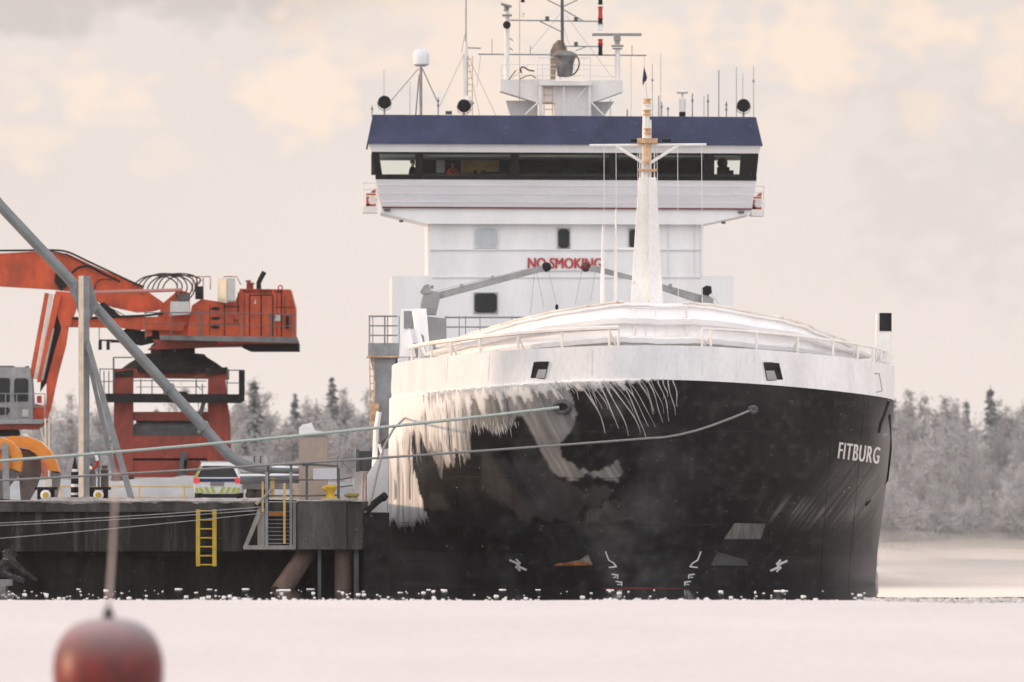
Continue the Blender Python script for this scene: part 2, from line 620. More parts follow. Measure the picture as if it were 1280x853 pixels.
ICE = mat('ice_sheet_snow', (0.70, 0.625, 0.60), 0.9, 0.035, 0.12, stretch=(1, .22, 1), bump=0.1)
EDGE_Y = 263.5


def ice_edge(x):
    return float((fbm(np.array([x * .35 + 40]), np.array([3.]), 5)[0] - .5) * 3.0 + (fbm(np.array([x * 2.3 + 9]), np.array([8.]), 6)[0] - .5) * 1.6
                 - min(7.5, max(0, x - 8.7) * 2.6))


b = MB()
xs = np.linspace(-24, 24, 420)
ts = np.concatenate([[-30, 60, 110], np.linspace(130, 240, 56), np.linspace(242, 262, 21)])
XX, YY = np.meshgrid(xs, ts, indexing='ij')
ZZ = .05 + (fbm(XX * .22 + 40, YY * .05 + 7, 81, 3) - .5) * .07 + (fbm(XX * .9 + 11, YY * .16 + 3, 82, 3) - .5) * .022
ed = np.array([EDGE_Y + ice_edge(x) for x in xs])
nr = len(ts)
vs, fs = [], []
for i, x in enumerate(xs):
    for k in range(nr):
        f_ = max(0, (ts[k] - 240) / 22)
        vs.append((x, ts[k] + (ed[i] - 262) * f_, ZZ[i, k] * (1 - f_) + .05 * f_))
    vs.append((x, ed[i] + .06, -.05))
m_ = nr + 1
for i in range(len(xs) - 1):
    for k in range(nr):
        a = i * m_ + k
        fs.append((a, a + m_, a + m_ + 1, a + 1))
b.add(vs, fs)
structure(b.build('snowy_ice_sheet', ICE, smooth=True))

# farther new ice beyond the ship, greyer
ICE2 = mat('new_ice', (0.90, 0.76, 0.66), 0.8, 0.08, 0.05, stretch=(1, .3, 1))
b = MB()
vs, fs = [], []
rows_ = np.concatenate([np.linspace(273, 300, 14), np.linspace(310, 520, 22)])
nx_ = 90
for y in rows_:
    for i in range(nx_):
        t_ = i / (nx_ - 1)
        xl = 452.5 / F * y + .12
        x = xl + (120 - xl) * t_ ** 2
        e = float((fbm(np.array([x * .8 + 3]), np.array([6.]), 15)[0] - .5))
        k_ = (y - 273) / 247
        vs.append((x, y + e * (5 * (1 - k_) + 90 * k_ ** 6), 0.02))
for j in range(len(rows_) - 1):
    for i in range(nx_ - 1):
        a = j * nx_ + i
        fs.append((a, a + 1, a + nx_ + 1, a + nx_))
b.add(vs, fs)
structure(b.build('far_ice_sheet', ICE2))

# brash ice along the dark lead: more bits than anyone could count
icebit = mat('brash_ice', (0.74, 0.73, 0.73), 0.6, 0.04, 5)


def chunk(bb, x, y, r, hgt, seed):
    rr = random.Random(seed)
    n = rr.randint(5, 8)
    ring = [(x + r * math.cos(2 * math.pi * k / n) * rr.uniform(.7, 1.2), y + r * math.sin(2 * math.pi * k / n) * rr.uniform(.7, 1.2)) for k in range(n)]
    top = [(x + (a - x) * .62 + rr.uniform(-.2, .2) * r, y + (c - y) * .62, hgt * rr.uniform(.6, 1.1)) for a, c in ring]
    bb.add([(a, c, -.03) for a, c in ring] + top, [tuple(range(n, 2 * n))] + [(k, (k + 1) % n, n + (k + 1) % n, n + k) for k in range(n)])


bb = MB()
for k in range(620):
    px = random.uniform(-40, 1130)
    near = random.random()
    d = 266 + 30 * near ** 1.9
    if random.random() < .45:
        d = random.uniform(264.5, 270)
    x = (px - 640) * d / F
    if fbm(np.array([px * .02]), np.array([d * .1]), 31)[0] < .44:
        continue
    r = random.choice((.03, .04, .05, .06, .1))
    chunk(bb, x, d, r * .9, r * .42, k)
for k in range(120):
    px = random.uniform(1085, 1300)
    d = random.uniform(252, 272)
    chunk(bb, (px - 640) * d / F, d, random.uniform(.03, .09), random.uniform(.01, .03), 900 + k)
bd = MB()
for k in range(700):
    px = random.uniform(1080, 1330)
    d = random.uniform(253, 274)
    chunk(bd, (px - 640) * d / F, d, random.uniform(.03, .16), random.uniform(.01, .03), 3000 + k)
structure(bd.build('slush_ice', mat('slush_grey', (.52, .475, .45), .7, .4, 4)), 'stuff')['label'] = 'grey-brown slush along the ice edge right of the ship'
structure(bb.build('brash_ice', icebit), 'stuff')['label'] = 'small white bits of brash ice drifting on the dark water'

FLOES = [(355, 738, .42), (98, 735, .16), (222, 735, .3), (262, 737, .2), (307, 735, .26), (388, 735, .25), (628, 737, .18), (672, 737, .14), (763, 738, .2),
         (972, 739, .28), (983, 739, .12), (245, 741, .12), (500, 741, .16), (536, 735, .14), (553, 735, .16)]
for k, (px, py, r) in enumerate(FLOES):
    bb = MB()
    d = min(F * H / (py - HY), 297.0 if px > 480 else 299.0)
    chunk(bb, (px - 640) * d / F, d, r * .66, .015 + r * .05, 77 + k)
    o = bb.build('ice_floe', icebit)
    if k == 0:
        solo(o, 'widest flat white ice floe, at the foot of the slanting brown pile', 'ice floe', 'ice floes in the dark lead')
    else:
        solo(o, 'small white ice floe on the dark water along the quay and hull', 'ice floe', 'ice floes in the dark lead')

# far shore
SHORE = mat('shore_snow', (0.42, 0.40, 0.40), 0.9, 0.2, 0.2)


def shore_z(x, y):
    return -0.55 + min(150, max(0, y - 505)) * 0.030 - max(0, y - 680) * .02 + (math.sin(x * .41) + math.sin(x * .13 + 2)) * .22


structure(sheet('far_shore_terrain', SHORE, -160, 160, 500, 1100, 0, 120, 60, shore_z))


def volume_box(name, lo, hi, density, colour, aniso=0.2):
    m = bpy.data.materials.new(name + '_air')
    m.use_nodes = True
    t = m.node_tree
    t.nodes.remove(t.nodes['Principled BSDF'])
    v = N(t, 'ShaderNodeVolumePrincipled')
    v.inputs['Color'].default_value = (*colour, 1)
    v.inputs['Density'].default_value = density
    v.inputs['Anisotropy'].default_value = aniso
    t.links.new(v.outputs[0], t.nodes['Material Output'].inputs['Volume'])
    b = MB()
    b.wbox(lo, hi)
    o = b.build(name, m)
    o['kind'] = 'stuff'
    return o


volume_box('haze', (-210, -40, -3), (230, 1200, 60), 0.00006, (0.96, 0.96, 0.97))


def smoke_bank(name, label, x0, x1, y0, y1, hf, density, colour, nx=70, ny=40):
    """a closed bank of sea smoke: an undulating top over a flat underside"""
    xs, ys = np.linspace(x0, x1, nx), np.linspace(y0, y1, ny)
    vs, fs = [], []
    for lay in (0, 1):
        for j, y in enumerate(ys):
            for i, x in enumerate(xs):
                e = 0.0 if i in (0, nx - 1) or j in (0, ny - 1) else 1.0
                vs.append((x, y, -.25 + (lay and e * (.3 + hf(x, y)) + .02)))
    n_ = nx * ny
    for j in range(ny - 1):
        for i in range(nx - 1):
            a = j * nx + i
            fs.append((a, a + nx, a + nx + 1, a + 1))
            fs.append((n_ + a, n_ + a + 1, n_ + a + nx + 1, n_ + a + nx))
    rim = list(range(nx)) + [j * nx + nx - 1 for j in range(1, ny)] + [(ny - 1) * nx + i for i in range(nx - 2, -1, -1)] + [j * nx for j in range(ny - 2, 0, -1)]
    for a, c in zip(rim, rim[1:] + rim[:1]):
        fs.append((a, c, n_ + c, n_ + a))
    o = volume_box(name, (0, 0, 0), (1, 1, 1), density, colour)
    me = bpy.data.meshes.new(name)
    me.from_pydata(vs, [], fs)
    me.materials.append(o.data.materials[0])
    bm = bmesh.new()
    bm.from_mesh(me)
    bmesh.ops.recalc_face_normals(bm, faces=bm.faces)
    bm.to_mesh(me)
    bm.free()
    o.data = me
    o['label'] = label
    return o


def smoke_far(x, y):
    n_ = fbm(np.array([x * .11 + 60]), np.array([y * .03 + 4]), 19, 4)[0]
    return max(.25, (1.2 + (y - 430) / 170 * 5.0) * (.15 + 1.75 * max(0, n_ - .12)))


def smoke_near(x, y):
    n_ = fbm(np.array([x * .21 + 10]), np.array([y * .035 + 9]), 29, 4)[0]
    return .05 + (.12 + (y - 322) / 215 * 0.75) * (.25 + 1.8 * max(0, n_ - .2)) * min(1, (x - 13) / 4)


smoke_bank('sea_smoke', 'pale sea smoke veiling the frosted wood left of the ship', -120, 7, 431, 600, smoke_far, 0.0095, (0.97, 0.965, 0.965), 120, 40)
smoke_bank('sea_smoke', 'warm low sea smoke drifting over the water right of the ship', 13.2, 70, 322, 545, smoke_near, 0.019, (1.0, 0.93, 0.87), 110, 40)

def smoke_veil(x, y):
    n_ = fbm(np.array([x * .13 + 5]), np.array([y * .05 + 2]), 39, 4)[0]
    return 2.0 + 13 * max(0, n_ - .2)


smoke_bank('sea_smoke', 'faint veil of frost smoke standing before the wood right of the ship', 14.5, 75, 452, 517, smoke_veil, 0.0034, (0.97, 0.965, 0.965), 80, 20)

# ------------------------------------------------------------------ trees on the far shore
def leaf_cards(rng, n, centres, spread, size, up=0.3):
    vs, fs = [], []
    for i in range(n):
        c = centres[rng.integers(len(centres))]
        q = np.array(c[:3]) + rng.normal(0, 1, 3) * spread * c[3]
        a = rng.normal(0, 1, 3)
        a[2] += up
        a /= np.linalg.norm(a)
        bvec = np.cross(a, rng.normal(0, 1, 3))
        bvec /= np.linalg.norm(bvec)
        s = size * rng.uniform(.5, 1.3)
        k = len(vs)
        vs += [q - a * s - bvec * s * .35, q + bvec * s * .4 - a * s * .1, q + a * s * 1.1, q - bvec * s * .45 + a * s * .1]
        fs.append((k, k + 1, k + 2, k + 3))
    return vs, fs


def raw(name, m, vs, fs, parent=None):
    me = bpy.data.meshes.new(name)
    me.from_pydata([tuple(v) for v in vs], [], fs)
    me.materials.append(m)
    o = link(bpy.data.objects.new(name, me))
    o.parent = parent
    return o


def birch_geo(rng, h, wd, n):
    """rime-covered broadleaf: a trunk, rising limbs, twigs as small frosted cards on the limbs"""
    tb = MB()
    tb.tube([(0, 0, 0), (rng.normal(0, .1), 0, h * .4), (rng.normal(0, .25), rng.normal(0, .2), h * .93)], [h * .016, h * .011, h * .002], 6)
    cs = []
    for k in range(22):
        z0 = h * rng.uniform(.16, .8)
        q = rng.uniform(0, 2 * math.pi)
        L = wd * (1.15 - z0 / h) * rng.uniform(.5, 1.0)
        e = (L * math.cos(q), L * math.sin(q), min(h, z0 + L * rng.uniform(.5, 1.2)))
        tb.tube([(0, 0, z0), (e[0] * .55, e[1] * .55, z0 + (e[2] - z0) * .4), e], [h * .006, h * .004, h * .0015], 4, False)
        for s in (.35, .55, .75, .95, 1.05):
            cs.append((e[0] * s, e[1] * s, z0 + (e[2] - z0) * s ** 1.3, rng.uniform(.6, 1.3)))
    for k in range(6):
        cs.append((rng.normal(0, .15), rng.normal(0, .15), h * rng.uniform(.75, 1.0), .6))
    return tb, leaf_cards(rng, n, cs, wd * .13, .135, .9)


def spruce_geo(rng, h, wd, n):
    tb = MB()
    tb.tube([(0, 0, 0), (0, 0, h)], [h * .017, .02], 6)
    vs, fs = [], []
    zz = h * .07
    while zz < h * .985:
        R = wd * (1 - zz / h) ** .85 * rng.uniform(.72, 1.12) + .12
        m = max(5, int(11 * R / wd) + 3)
        for j in range(m):
            q = rng.uniform(0, 2 * math.pi)
            r = R * rng.uniform(.6, 1.05)
            for s in np.arange(.15, 1.01, .17):
                c = np.array([r * s * math.cos(q), r * s * math.sin(q), zz - r * .32 * s + rng.normal(0, .06)])
                wq = .26 * (1.15 - s * .6)
                t_ = np.array([-math.sin(q), math.cos(q), 0])
                o_ = np.array([math.cos(q), math.sin(q), -.35])
                k = len(vs)
                vs += [c - t_ * wq, c + o_ * .22, c + t_ * wq, c - o_ * .15 + np.array([0, 0, .1])]
                fs.append((k, k + 1, k + 2, k + 3))
                k = len(vs)
                vs += [c - o_ * .2, c + t_ * wq * .4 + np.array([0, 0, -.25]), c + o_ * .2]
                fs.append((k, k + 1, k + 2))
        zz += h * rng.uniform(.028, .045)
    return tb, (vs, fs)


TV = {'birch': [], 'spruce': []}
for k in range(6):
    rng = np.random.default_rng(100 + k)
    TV['birch'].append(birch_geo(rng, 9.5, 2.9, 4600))
for k in range(3):
    rng = np.random.default_rng(200 + k)
    TV['spruce'].append(spruce_geo(rng, 11.0, 2.3, 0))
MESHES = {}
for kind, cm in (('birch', FROSTD), ('spruce', FROSTS)):
    for k, (tb, (vs, fs)) in enumerate(TV[kind]):
        mt = bpy.data.meshes.new('trunk')
        mt.from_pydata(tb.v, [], tb.f)
        mt.materials.append(TRUNK)
        mc = bpy.data.meshes.new('crown')
        mc.from_pydata([tuple(v) for v in vs], [], fs)
        mc.materials.append(cm)
        MESHES[kind, k] = (mt, mc)


def plant(kind, k, x, y, hs, name, label, group=None):
    z = shore_z(x, y) - .05
    base = 9.5 if kind == 'birch' else 11.0
    r = thing(name, label, 'tree', (x, y, z), group, rz=random.uniform(0, 6.28))
    r.scale = (hs / base * random.uniform(.85, 1.15),) * 2 + (hs / base,)
    mt, mc = MESHES[kind, k]
    for nm, me in (('trunk', mt), ('crown', mc)):
        o = link(bpy.data.objects.new(nm, me))
        o.parent = r
    return r


def skyline(px):
    xs = [-200, 0, 60, 130, 300, 318, 330, 345, 400, 415, 430, 470, 500, 700, 1000, 1100, 1125, 1150, 1185, 1215, 1225, 1245, 1262, 1280, 1500]
    ys = [490, 488, 478, 485, 488, 474, 484, 490, 480, 472, 482, 488, 490, 480, 480, 472, 482, 492, 482, 492, 486, 494, 494, 488, 480]
    return float(np.interp(px, xs, ys))


cnt = 0
spots = []
for row in range(8):
    y = 527 + row * 15
    for px in np.arange(-150, 1420, 1.55 * F / y + row * .5):
        pxj = px + random.uniform(-9, 9)
        vis = pxj < 500 or pxj > 1075
        spots.append((row, y + random.uniform(-5, 5), pxj, vis))
mass = []
for row, y, pxj, vis in spots:
    x = (pxj - 640) * y / F
    top = skyline(pxj)
    full = H + (HY - top) * y / F - shore_z(x, y)
    h = full * (.38 + .08 * row) * random.uniform(.82, 1.1) if row < 7 else full * random.uniform(.86, 1.0)
    kind = 'spruce' if random.random() < (.06 if row < 5 else .16) else 'birch'
    k = random.randrange(6 if kind == 'birch' else 3)
    if vis and cnt < 285 and (row in (0, 1, 2, 3, 4, 6, 7)):
        cnt += 1
        if kind == 'birch':
            plant(kind, k, x, y, h, 'frosted_birch', 'pale rime-covered broadleaf tree in the wood on the far shore', 'frosted broadleaf trees on the far shore')
        else:
            plant(kind, k, x, y, h * .97, 'frosted_spruce', 'frost-dusted dark conifer standing among the pale trees of the far wood', 'frosted conifers on the far shore')
    else:
        mass.append((kind, k, x, y, h))
for px, top, y, lab in ((1238, 479, 600, 'tallest dark spruce of the far wood right of the ship, standing above the pale crowns'),
                        (318, 470, 610, 'dark pointed spruce rising above the far wood beside the portal crane platform'),
                        (415, 471, 605, 'dark spruce rising above the far wood between the portal crane and the ship'),
                        (1108, 471, 600, 'grey spruce rising just beside the ship bow on the far shore')):
    x = (px - 640) * y / F
    plant('spruce', random.randrange(3), x, y, H + (HY - top) * y / F - shore_z(x, y), 'tall_spruce', lab)
for k_ in range(150):
    y = random.uniform(519, 530)
    pxj = random.uniform(1080, 1330) if k_ < 85 else random.uniform(-60, 470)
    r_ = plant('birch', random.randrange(6), (pxj - 640) * y / F, y, random.uniform(1.3, 2.8), 'frosted_shrub', 'low rime-covered shrub at the water\'s edge below the far wood', 'frosted shrubs on the far shore')
    r_.scale = (r_.scale[0] * 1.7, r_.scale[1] * 1.7, r_.scale[2])
# the rest of the wood reads as one mass
mass = mass[:330]
for x in list(np.arange(-105, -36, 2.6)) + list(np.arange(36, 105, 2.6)):
    for y in (535, 575, 620):
        mass.append(('spruce' if random.random() < .12 else 'birch', random.randrange(3), x + random.uniform(-1, 1), y + random.uniform(-8, 8), random.uniform(4.5, 6.0) + (y - 535) * .035))
vs, fs = [], []
for kind, k, x, y, h in mass:
    tv, tf = TV[kind][k][1]
    a = np.array(tv)
    if kind == 'birch':
        a = a[:4 * 1300]
        tf = tf[:1300]
    s = h / (9.5 if kind == 'birch' else 11.0)
    q = random.uniform(0, 6.28)
    c_, s_ = math.cos(q), math.sin(q)
    a = np.stack([(a[:, 0] * c_ - a[:, 1] * s_) * s * 1.1 + x, (a[:, 0] * s_ + a[:, 1] * c_) * s * 1.1 + y, a[:, 2] * s + shore_z(x, y)], 1)
    b0 = len(vs)
    vs += a.tolist()
    fs += [tuple(b0 + i for i in f) for f in tf]
o = raw('far_forest', FROSTD, vs, fs)
o['kind'] = 'stuff'
o['label'] = 'pale frosted wood massed along the far shore'
# ------------------------------------------------------------------ the ship
YAW, ROLL = 0.0206, math.radians(0.5)
SM = Matrix.Translation((4.33, 300.0, 0.0)) @ Matrix.Rotation(YAW, 4, 'Z') @ Matrix.Rotation(ROLL, 4, 'Y')
SMI = SM.inverted()
ship = thing('cargo_ship', 'large cargo ship with black hull, white iced bow and blue-topped wheelhouse, moored by the quay', 'ship', mw=SM)
EXT = (SM.to_3x3() @ Vector((0, 1, 0)))
EXT /= EXT.y
SMn = np.array(SM)


def chaikin(p, n):
    p = [np.array(q, float) for q in p]
    for _ in range(n):
        q = [p[0]]
        for a, b in zip(p[:-1], p[1:]):
            q += [a * .75 + b * .25, a * .25 + b * .75]
        q.append(p[-1])
        p = q
    return np.array(p)


def resample(p, n):
    L = np.concatenate([[0], np.cumsum(np.hypot(*np.diff(p, axis=0).T))])
    t = np.linspace(0, L[-1], n)
    return np.stack([np.interp(t, L, p[:, 0]), np.interp(t, L, p[:, 1])], 1)


NH = 430
DECK = resample(chaikin([(0, -.35), (1.72, -.28), (4.3, 1.1), (6.3, 3.1), (7.42, 6.2), (7.83, 11), (7.86, 17)], 3), NH)
ph = np.linspace(0, math.pi / 2, 900)
WL = resample(np.stack([7.86 * np.sin(ph) ** 1.0, 1.3 + 23 * (1 - np.cos(ph) ** .92)], 1), NH)


def flare(z):
    return np.interp(z, [0, 1.0, 2.3, 3.6, 4.6, 5.4, 6.0, 6.5, 7.7], [0, .11, .42, .70, .865, .95, .985, 1.0, 1.03])


def half(z):                      # (NH,2) plan curve at height z
    w_ = min(1.08, flare(max(z, 0)))
    return WL * (1 - w_) + DECK * w_


def zb(x):                        # paint boundary
    return 6.33 - 0.47 * (abs(x) / 7.7) ** 1.7


def ztop(x):                      # bulwark top
    return 7.33 - 0.46 * (abs(x) / 7.7) ** 1.8


def to_world(a):
    return a @ SMn[:3, :3].T + SMn[:3, 3]


# dense bow grid
NZ = 210
cols = []
for sgn, idx in ((-1, range(NH - 1, 0, -1)), (1, range(NH))):
    for i in idx:
        cols.append((sgn, i))
NC = len(cols)
G = np.zeros((NC, NZ, 3))
vv = np.linspace(0, 1, NZ)
zt_col = np.array([zb(DECK[i, 0]) for s, i in cols])
for j in range(NZ):
    z = -0.9 + vv[j] * (zt_col + 0.9)
    w_ = np.minimum(1.08, flare(np.maximum(z, 0)))
    ii = np.array([i for s, i in cols])
    sg = np.array([s for s, i in cols])
    G[:, j, 0] = sg * (WL[ii, 0] * (1 - w_) + DECK[ii, 0] * w_)
    G[:, j, 1] = WL[ii, 1] * (1 - w_) + DECK[ii, 1] * w_
    G[:, j, 2] = z
W = to_world(G.reshape(-1, 3)).reshape(NC, NZ, 3)
PX = 640 + W[..., 0] * F / W[..., 1]
PY = HY - (W[..., 2] - H) * F / W[..., 1]
YB = PY[:, -1][:, None] + np.zeros_like(PY)
# how thick the frozen spray lies on the plating (the ice follows the windward, left side)
dy = PY - YB
k = np.interp(PX, [480, 560, 620, 700, 800, 860], [0.0, .05, .18, .45, .58, .5])
q = PX - k * dy - .0009 * dy * dy * np.interp(PX, [600, 700], [0, 1]) * 0
s1 = fbm(q / 5.0, dy / 90 + 3, 41, 3)
s2 = fbm(q / 2.2, dy / 60 + 9, 42, 2)
s3 = fbm(q / 14.0, dy / 200, 43, 3)
ice = np.zeros_like(PX)
base = fbm(PX / 45, PY / 45, 50, 5)
fine = fbm(PX / 9, PY / 9, 54, 4)
wx = (fbm(PX / 12, PY / 30, 60, 4) - .5) * 16
wy = (s1 - .5) * 46 + (s2 - .5) * 18


def patch(poly, val, rag=1.0, soft=0.0):
    global ice
    m = inpoly(PX + wx * rag, PY + wy * rag, poly).astype(float)
    ice = np.maximum(ice, m * val)


GA = .24 + .30 * (s2 - .5) + .24 * (s1 - .5)
patch([(495, 490), (560, 480), (700, 470), (716, 500), (722, 518), (712, 540), (700, 556), (702, 572), (724, 586), (748, 590), (772, 574), (778, 588), (773, 603),
       (753, 599), (735, 592), (715, 603), (690, 588), (672, 556), (660, 530), (648, 522), (636, 538), (615, 538), (590, 533), (585, 558), (575, 570), (555, 560),
       (552, 600), (545, 580), (520, 540), (510, 560)], GA, .28)
patch([(600, 565), (690, 592), (722, 612), (750, 605), (770, 612), (763, 622), (720, 640), (690, 655), (650, 650), (600, 610)], .015 + .09 * np.clip(base - .2, 0, 1) * (.5 + s2), .5)
patch([(728, 660), (740, 632), (790, 622), (817, 634), (822, 647), (838, 630), (848, 615), (836, 655), (820, 662), (790, 650), (750, 655)], .02 + .10 * np.clip(fine - .25, 0, 1), .5)
patch([(525, 570), (580, 575), (640, 640), (590, 655), (530, 655)], .006 + .016 * s1, .9)
rm = np.clip((PX - 1000) / 110, 0, 1) * np.clip((PY - 540) / 60, 0, 1) * np.clip((668 - PY) / 26, 0, 1)
sr = fbm((PX + .75 * PY) / 3.2, PY / 45, 70, 4)
ice = np.maximum(ice, rm * (.035 + .17 * np.clip(sr * 1.6 - .4, 0, 1)))
ice = np.maximum(ice, np.clip((PX - 930) / 60, 0, 1) * np.clip(1 - abs(PY - 640) / 26, 0, 1) * np.clip(sr * 2.4 - 1.1, 0, 1) * .24)
ml = np.clip((590 - PX) / 80, 0, 1) * np.clip((PY - 665) / 50, 0, 1)
ice = np.maximum(ice, ml * (.14 + .30 * fbm((PX - PY * .4) / 30, PY / 30, 71, 4)))  # pale lower-left mist painted into the ice mask along with frost
mr = np.clip((PX - 1030) / 70, 0, 1) * np.clip((PY - 680) / 40, 0, 1)
ice = np.maximum(ice, mr * (.05 + .17 * fbm((PX + PY * .4) / 30, PY / 30, 73, 4)))
ice = np.maximum(ice, np.clip((PX - 1085) / 25, 0, 1) * np.clip((PY - 500) / 40, 0, 1) * .16)
ice = np.maximum(ice, np.clip(base - .44, 0, 1) * .22 * np.clip((900 - PX) / 120, .25, 1) * np.clip(1 - .5 * np.clip((660 - PX) / 60, 0, 1), 0, 1) + np.clip(fine - .55, 0, 1) * .10)
# thick corner drapery
crn = [(470, 440), (508, 500), (514, 540), (517, 580), (522, 604), (529, 634), (536, 650), (500, 658), (470, 660)]
m = inpoly(PX + wx * .35, PY + (s2 - .5) * 26, crn)
ice = np.where(m, np.maximum(ice, .72 + .7 * (s1 - .5) + .8 * (s2 - .5)), ice)
m = inpoly(PX + wx * .6, PY + wy * 1.2, [(500, 480), (640, 470), (640, 512), (600, 545), (585, 562), (560, 580), (540, 560), (520, 545)]) & (PX < 588 + wx)
ice = np.where(m, np.maximum(ice, np.clip(s1 * 2.0 + s2 * 1.4 - 1.0, .30, .95)), ice)
# dark creases in the drapery
for cx, wd in ((494.5, 1.6), (512, 1.2)):
    dd = np.abs(PX + (fbm(PY / 30, PY * 0, 80, 2) - .5) * 6 - cx)
    ice = np.where((dd < wd) & (PY > 520) & (PY < 625), ice * .35, ice)
# the hanging fringe under the bulwark
Lf = np.interp(PX, [480, 520, 560, 640, 690, 740, 780, 810, 835], [95, 55, 34, 22, 16, 14, 10, 4, 0])
fr = Lf * np.clip(2.3 * fbm(q / 4.2, q * 0 + 1, 90, 2) - .45, .25, 2)
ice = np.where(dy < fr, np.maximum(ice, np.clip(1.15 - .45 * dy / np.maximum(fr, .01), .3, 1)), ice)
coat = np.interp(PX, [480, 510, 540, 600, 660, 720, 760], [85, 48, 25, 11, 7, 4, 0]) + (s2 - .5) * 16 + (s1 - .5) * 14
ice = np.where((dy < coat) & (PX < 770), np.maximum(ice, np.clip(.80 + .45 * (s2 - .4) + (coat - dy) / 25, 0, 1)), ice)
ice = np.where(PY > 659, np.minimum(ice, .17 + .13 * np.clip((575 - PX) / 60, 0, 1)), ice)
ice = np.clip(ice, 0, 1)
_b = np.pad(ice, 1, mode='edge')
ice = ice * .6 + .4 * sum(_b[i:i + NC, j:j + NZ] for i in range(3) for j in range(3)) / 9
# ice stands proud of the plate
G2 = G.copy()
nrm = np.zeros_like(G)
nrm[1:-1, :, 0] = -(G[2:, :, 1] - G[:-2, :, 1])
nrm[1:-1, :, 1] = (G[2:, :, 0] - G[:-2, :, 0])
nl = np.linalg.norm(nrm, axis=2, keepdims=True)
nrm = np.divide(nrm, nl, out=np.zeros_like(nrm), where=nl > 0)
nrm *= -np.sign((nrm[..., 1:2] + 1e-9)) * 1.0
def blur(a, n=1):
    for _ in range(n):
        b_ = np.pad(a, 1, mode='edge')
        a = sum(b_[i:i + a.shape[0], j:j + a.shape[1]] for i in range(3) for j in range(3)) / 9
    return a


thick = np.clip(blur(ice, 4) - .2, 0, 1) * .09
thick[:, -1] = 0
thick[:2] = 0
thick[-2:] = 0
G2 += nrm * thick[..., None]

hm = bpy.data.materials.new('hull_black_with_frozen_spray')
hm.use_nodes = True
t = hm.node_tree
p = t.nodes['Principled BSDF']
at = N(t, 'ShaderNodeAttribute', attribute_name='spray_ice_and_mist')
tc = N(t, 'ShaderNodeTexCoord')


def tnoise(sc_, d, st=(1, 1, 1)):
    mp = N(t, 'ShaderNodeMapping')
    mp.inputs['Scale'].default_value = st
    t.links.new(tc.outputs['Object'], mp.inputs[0])
    n = N(t, 'ShaderNodeTexNoise')
    n.inputs['Scale'].default_value = sc_
    n.inputs['Detail'].default_value = d
    n.inputs['Roughness'].default_value = .65
    t.links.new(mp.outputs[0], n.inputs['Vector'])
    return n.outputs['Fac']


cl = MIXC(t, tnoise(1.1, 7), (0.003, 0.003, 0.0035), (0.017, 0.017, 0.0185))
spk = M_(t, 'MULTIPLY', M_(t, 'SUBTRACT', tnoise(5, 5), .58), 5.0, clamp=True)
cl = MIXC(t, M_(t, 'MULTIPLY', spk, .45), cl, (0.05, 0.05, 0.052))
icecol = MIXC(t, tnoise(2.5, 5, (3, 3, .4)), (0.74, 0.73, 0.72), (0.92, 0.91, 0.90))
cl = MIXC(t, at.outputs['Fac'], cl, icecol)
t.links.new(cl, p.inputs['Base Color'])
t.links.new(M_(t, 'ADD', .5, M_(t, 'MULTIPLY', at.outputs['Fac'], .3)), p.inputs['Roughness'])
p.inputs['Specular IOR Level'].default_value = 0.07
bn = N(t, 'ShaderNodeBump')
bn.inputs['Strength'].default_value = .25
bn.inputs['Distance'].default_value = .04
t.links.new(tnoise(1.6, 5), bn.inputs['Height'])
t.links.new(bn.outputs[0], p.inputs['Normal'])

vs = G2.reshape(-1, 3).tolist()
fs = []
for i in range(NC - 1):
    for j in range(NZ - 1):
        a = i * NZ + j
        fs.append((a, a + NZ, a + NZ + 1, a + 1))
att = ice.reshape(-1).tolist()


def extra(v, f):
    b0 = len(vs)
    vs.extend(v)
    att.extend([0.0] * len(v))
    fs.extend([tuple(b0 + i for i in q) for q in f])


# sides and stern
for sgn in (-1, 1):
    prev = [(sgn * (WL[-1, 0]), half(z)[-1, 1], z) for z in (-.9, 1.5, 3.2, 4.7, 5.86)]
    rowA = prev
    rowB = [(sgn * 7.86, 25.0, z) for z in (-.9, 1.5, 3.2, 4.7)]
    rowC = [(sgn * 7.86, 112.0, z) for z in (-.9, 1.5, 3.2, 4.7)]
    rowD = [(sgn * 6.6, 119.0, z) for z in (-.9, 1.5, 3.2, 4.7)]
    v = rowA + rowB + rowC + rowD
    f = []
    for k_ in range(3):
        f += [(k_, 5 + k_, 6 + k_, k_ + 1), (5 + k_, 9 + k_, 10 + k_, 6 + k_), (9 + k_, 13 + k_, 14 + k_, 10 + k_)]
    f.append((3, 8, 4))
    extra(v, f)
extra([(-6.6, 119, -.9), (6.6, 119, -.9), (6.6, 119, 4.7), (-6.6, 119, 4.7)], [(0, 1, 2, 3)])
me = bpy.data.meshes.new('hull')
me.from_pydata(vs, [], fs)
a_ = me.attributes.new('spray_ice_and_mist', 'FLOAT', 'POINT')
a_.data.foreach_set('value', att)
me.materials.append(hm)
bm = bmesh.new()
bm.from_mesh(me)
bmesh.ops.recalc_face_normals(bm, faces=bm.faces)
bm.to_mesh(me)
bm.free()
me.polygons.foreach_set('use_smooth', [True] * len(me.polygons))
hull = link(bpy.data.objects.new('hull', me))
hull.parent = ship
hull['label'] = 'black hull with pale frozen spray draped down its left side'
BVH = BVHTree.FromPolygons([SM @ Vector(v) for v in vs], fs)
EYE = Vector((0, 0, H))


def on_hull(px, py, off=0.02):
    dr = (P(px, py, 300) - EYE).normalized()
    h_ = BVH.ray_cast(EYE, dr)
    if h_[0] is None:
        return BVH.find_nearest(P(px, py, 308))[0] - dr * off
    return h_[0] - dr * off


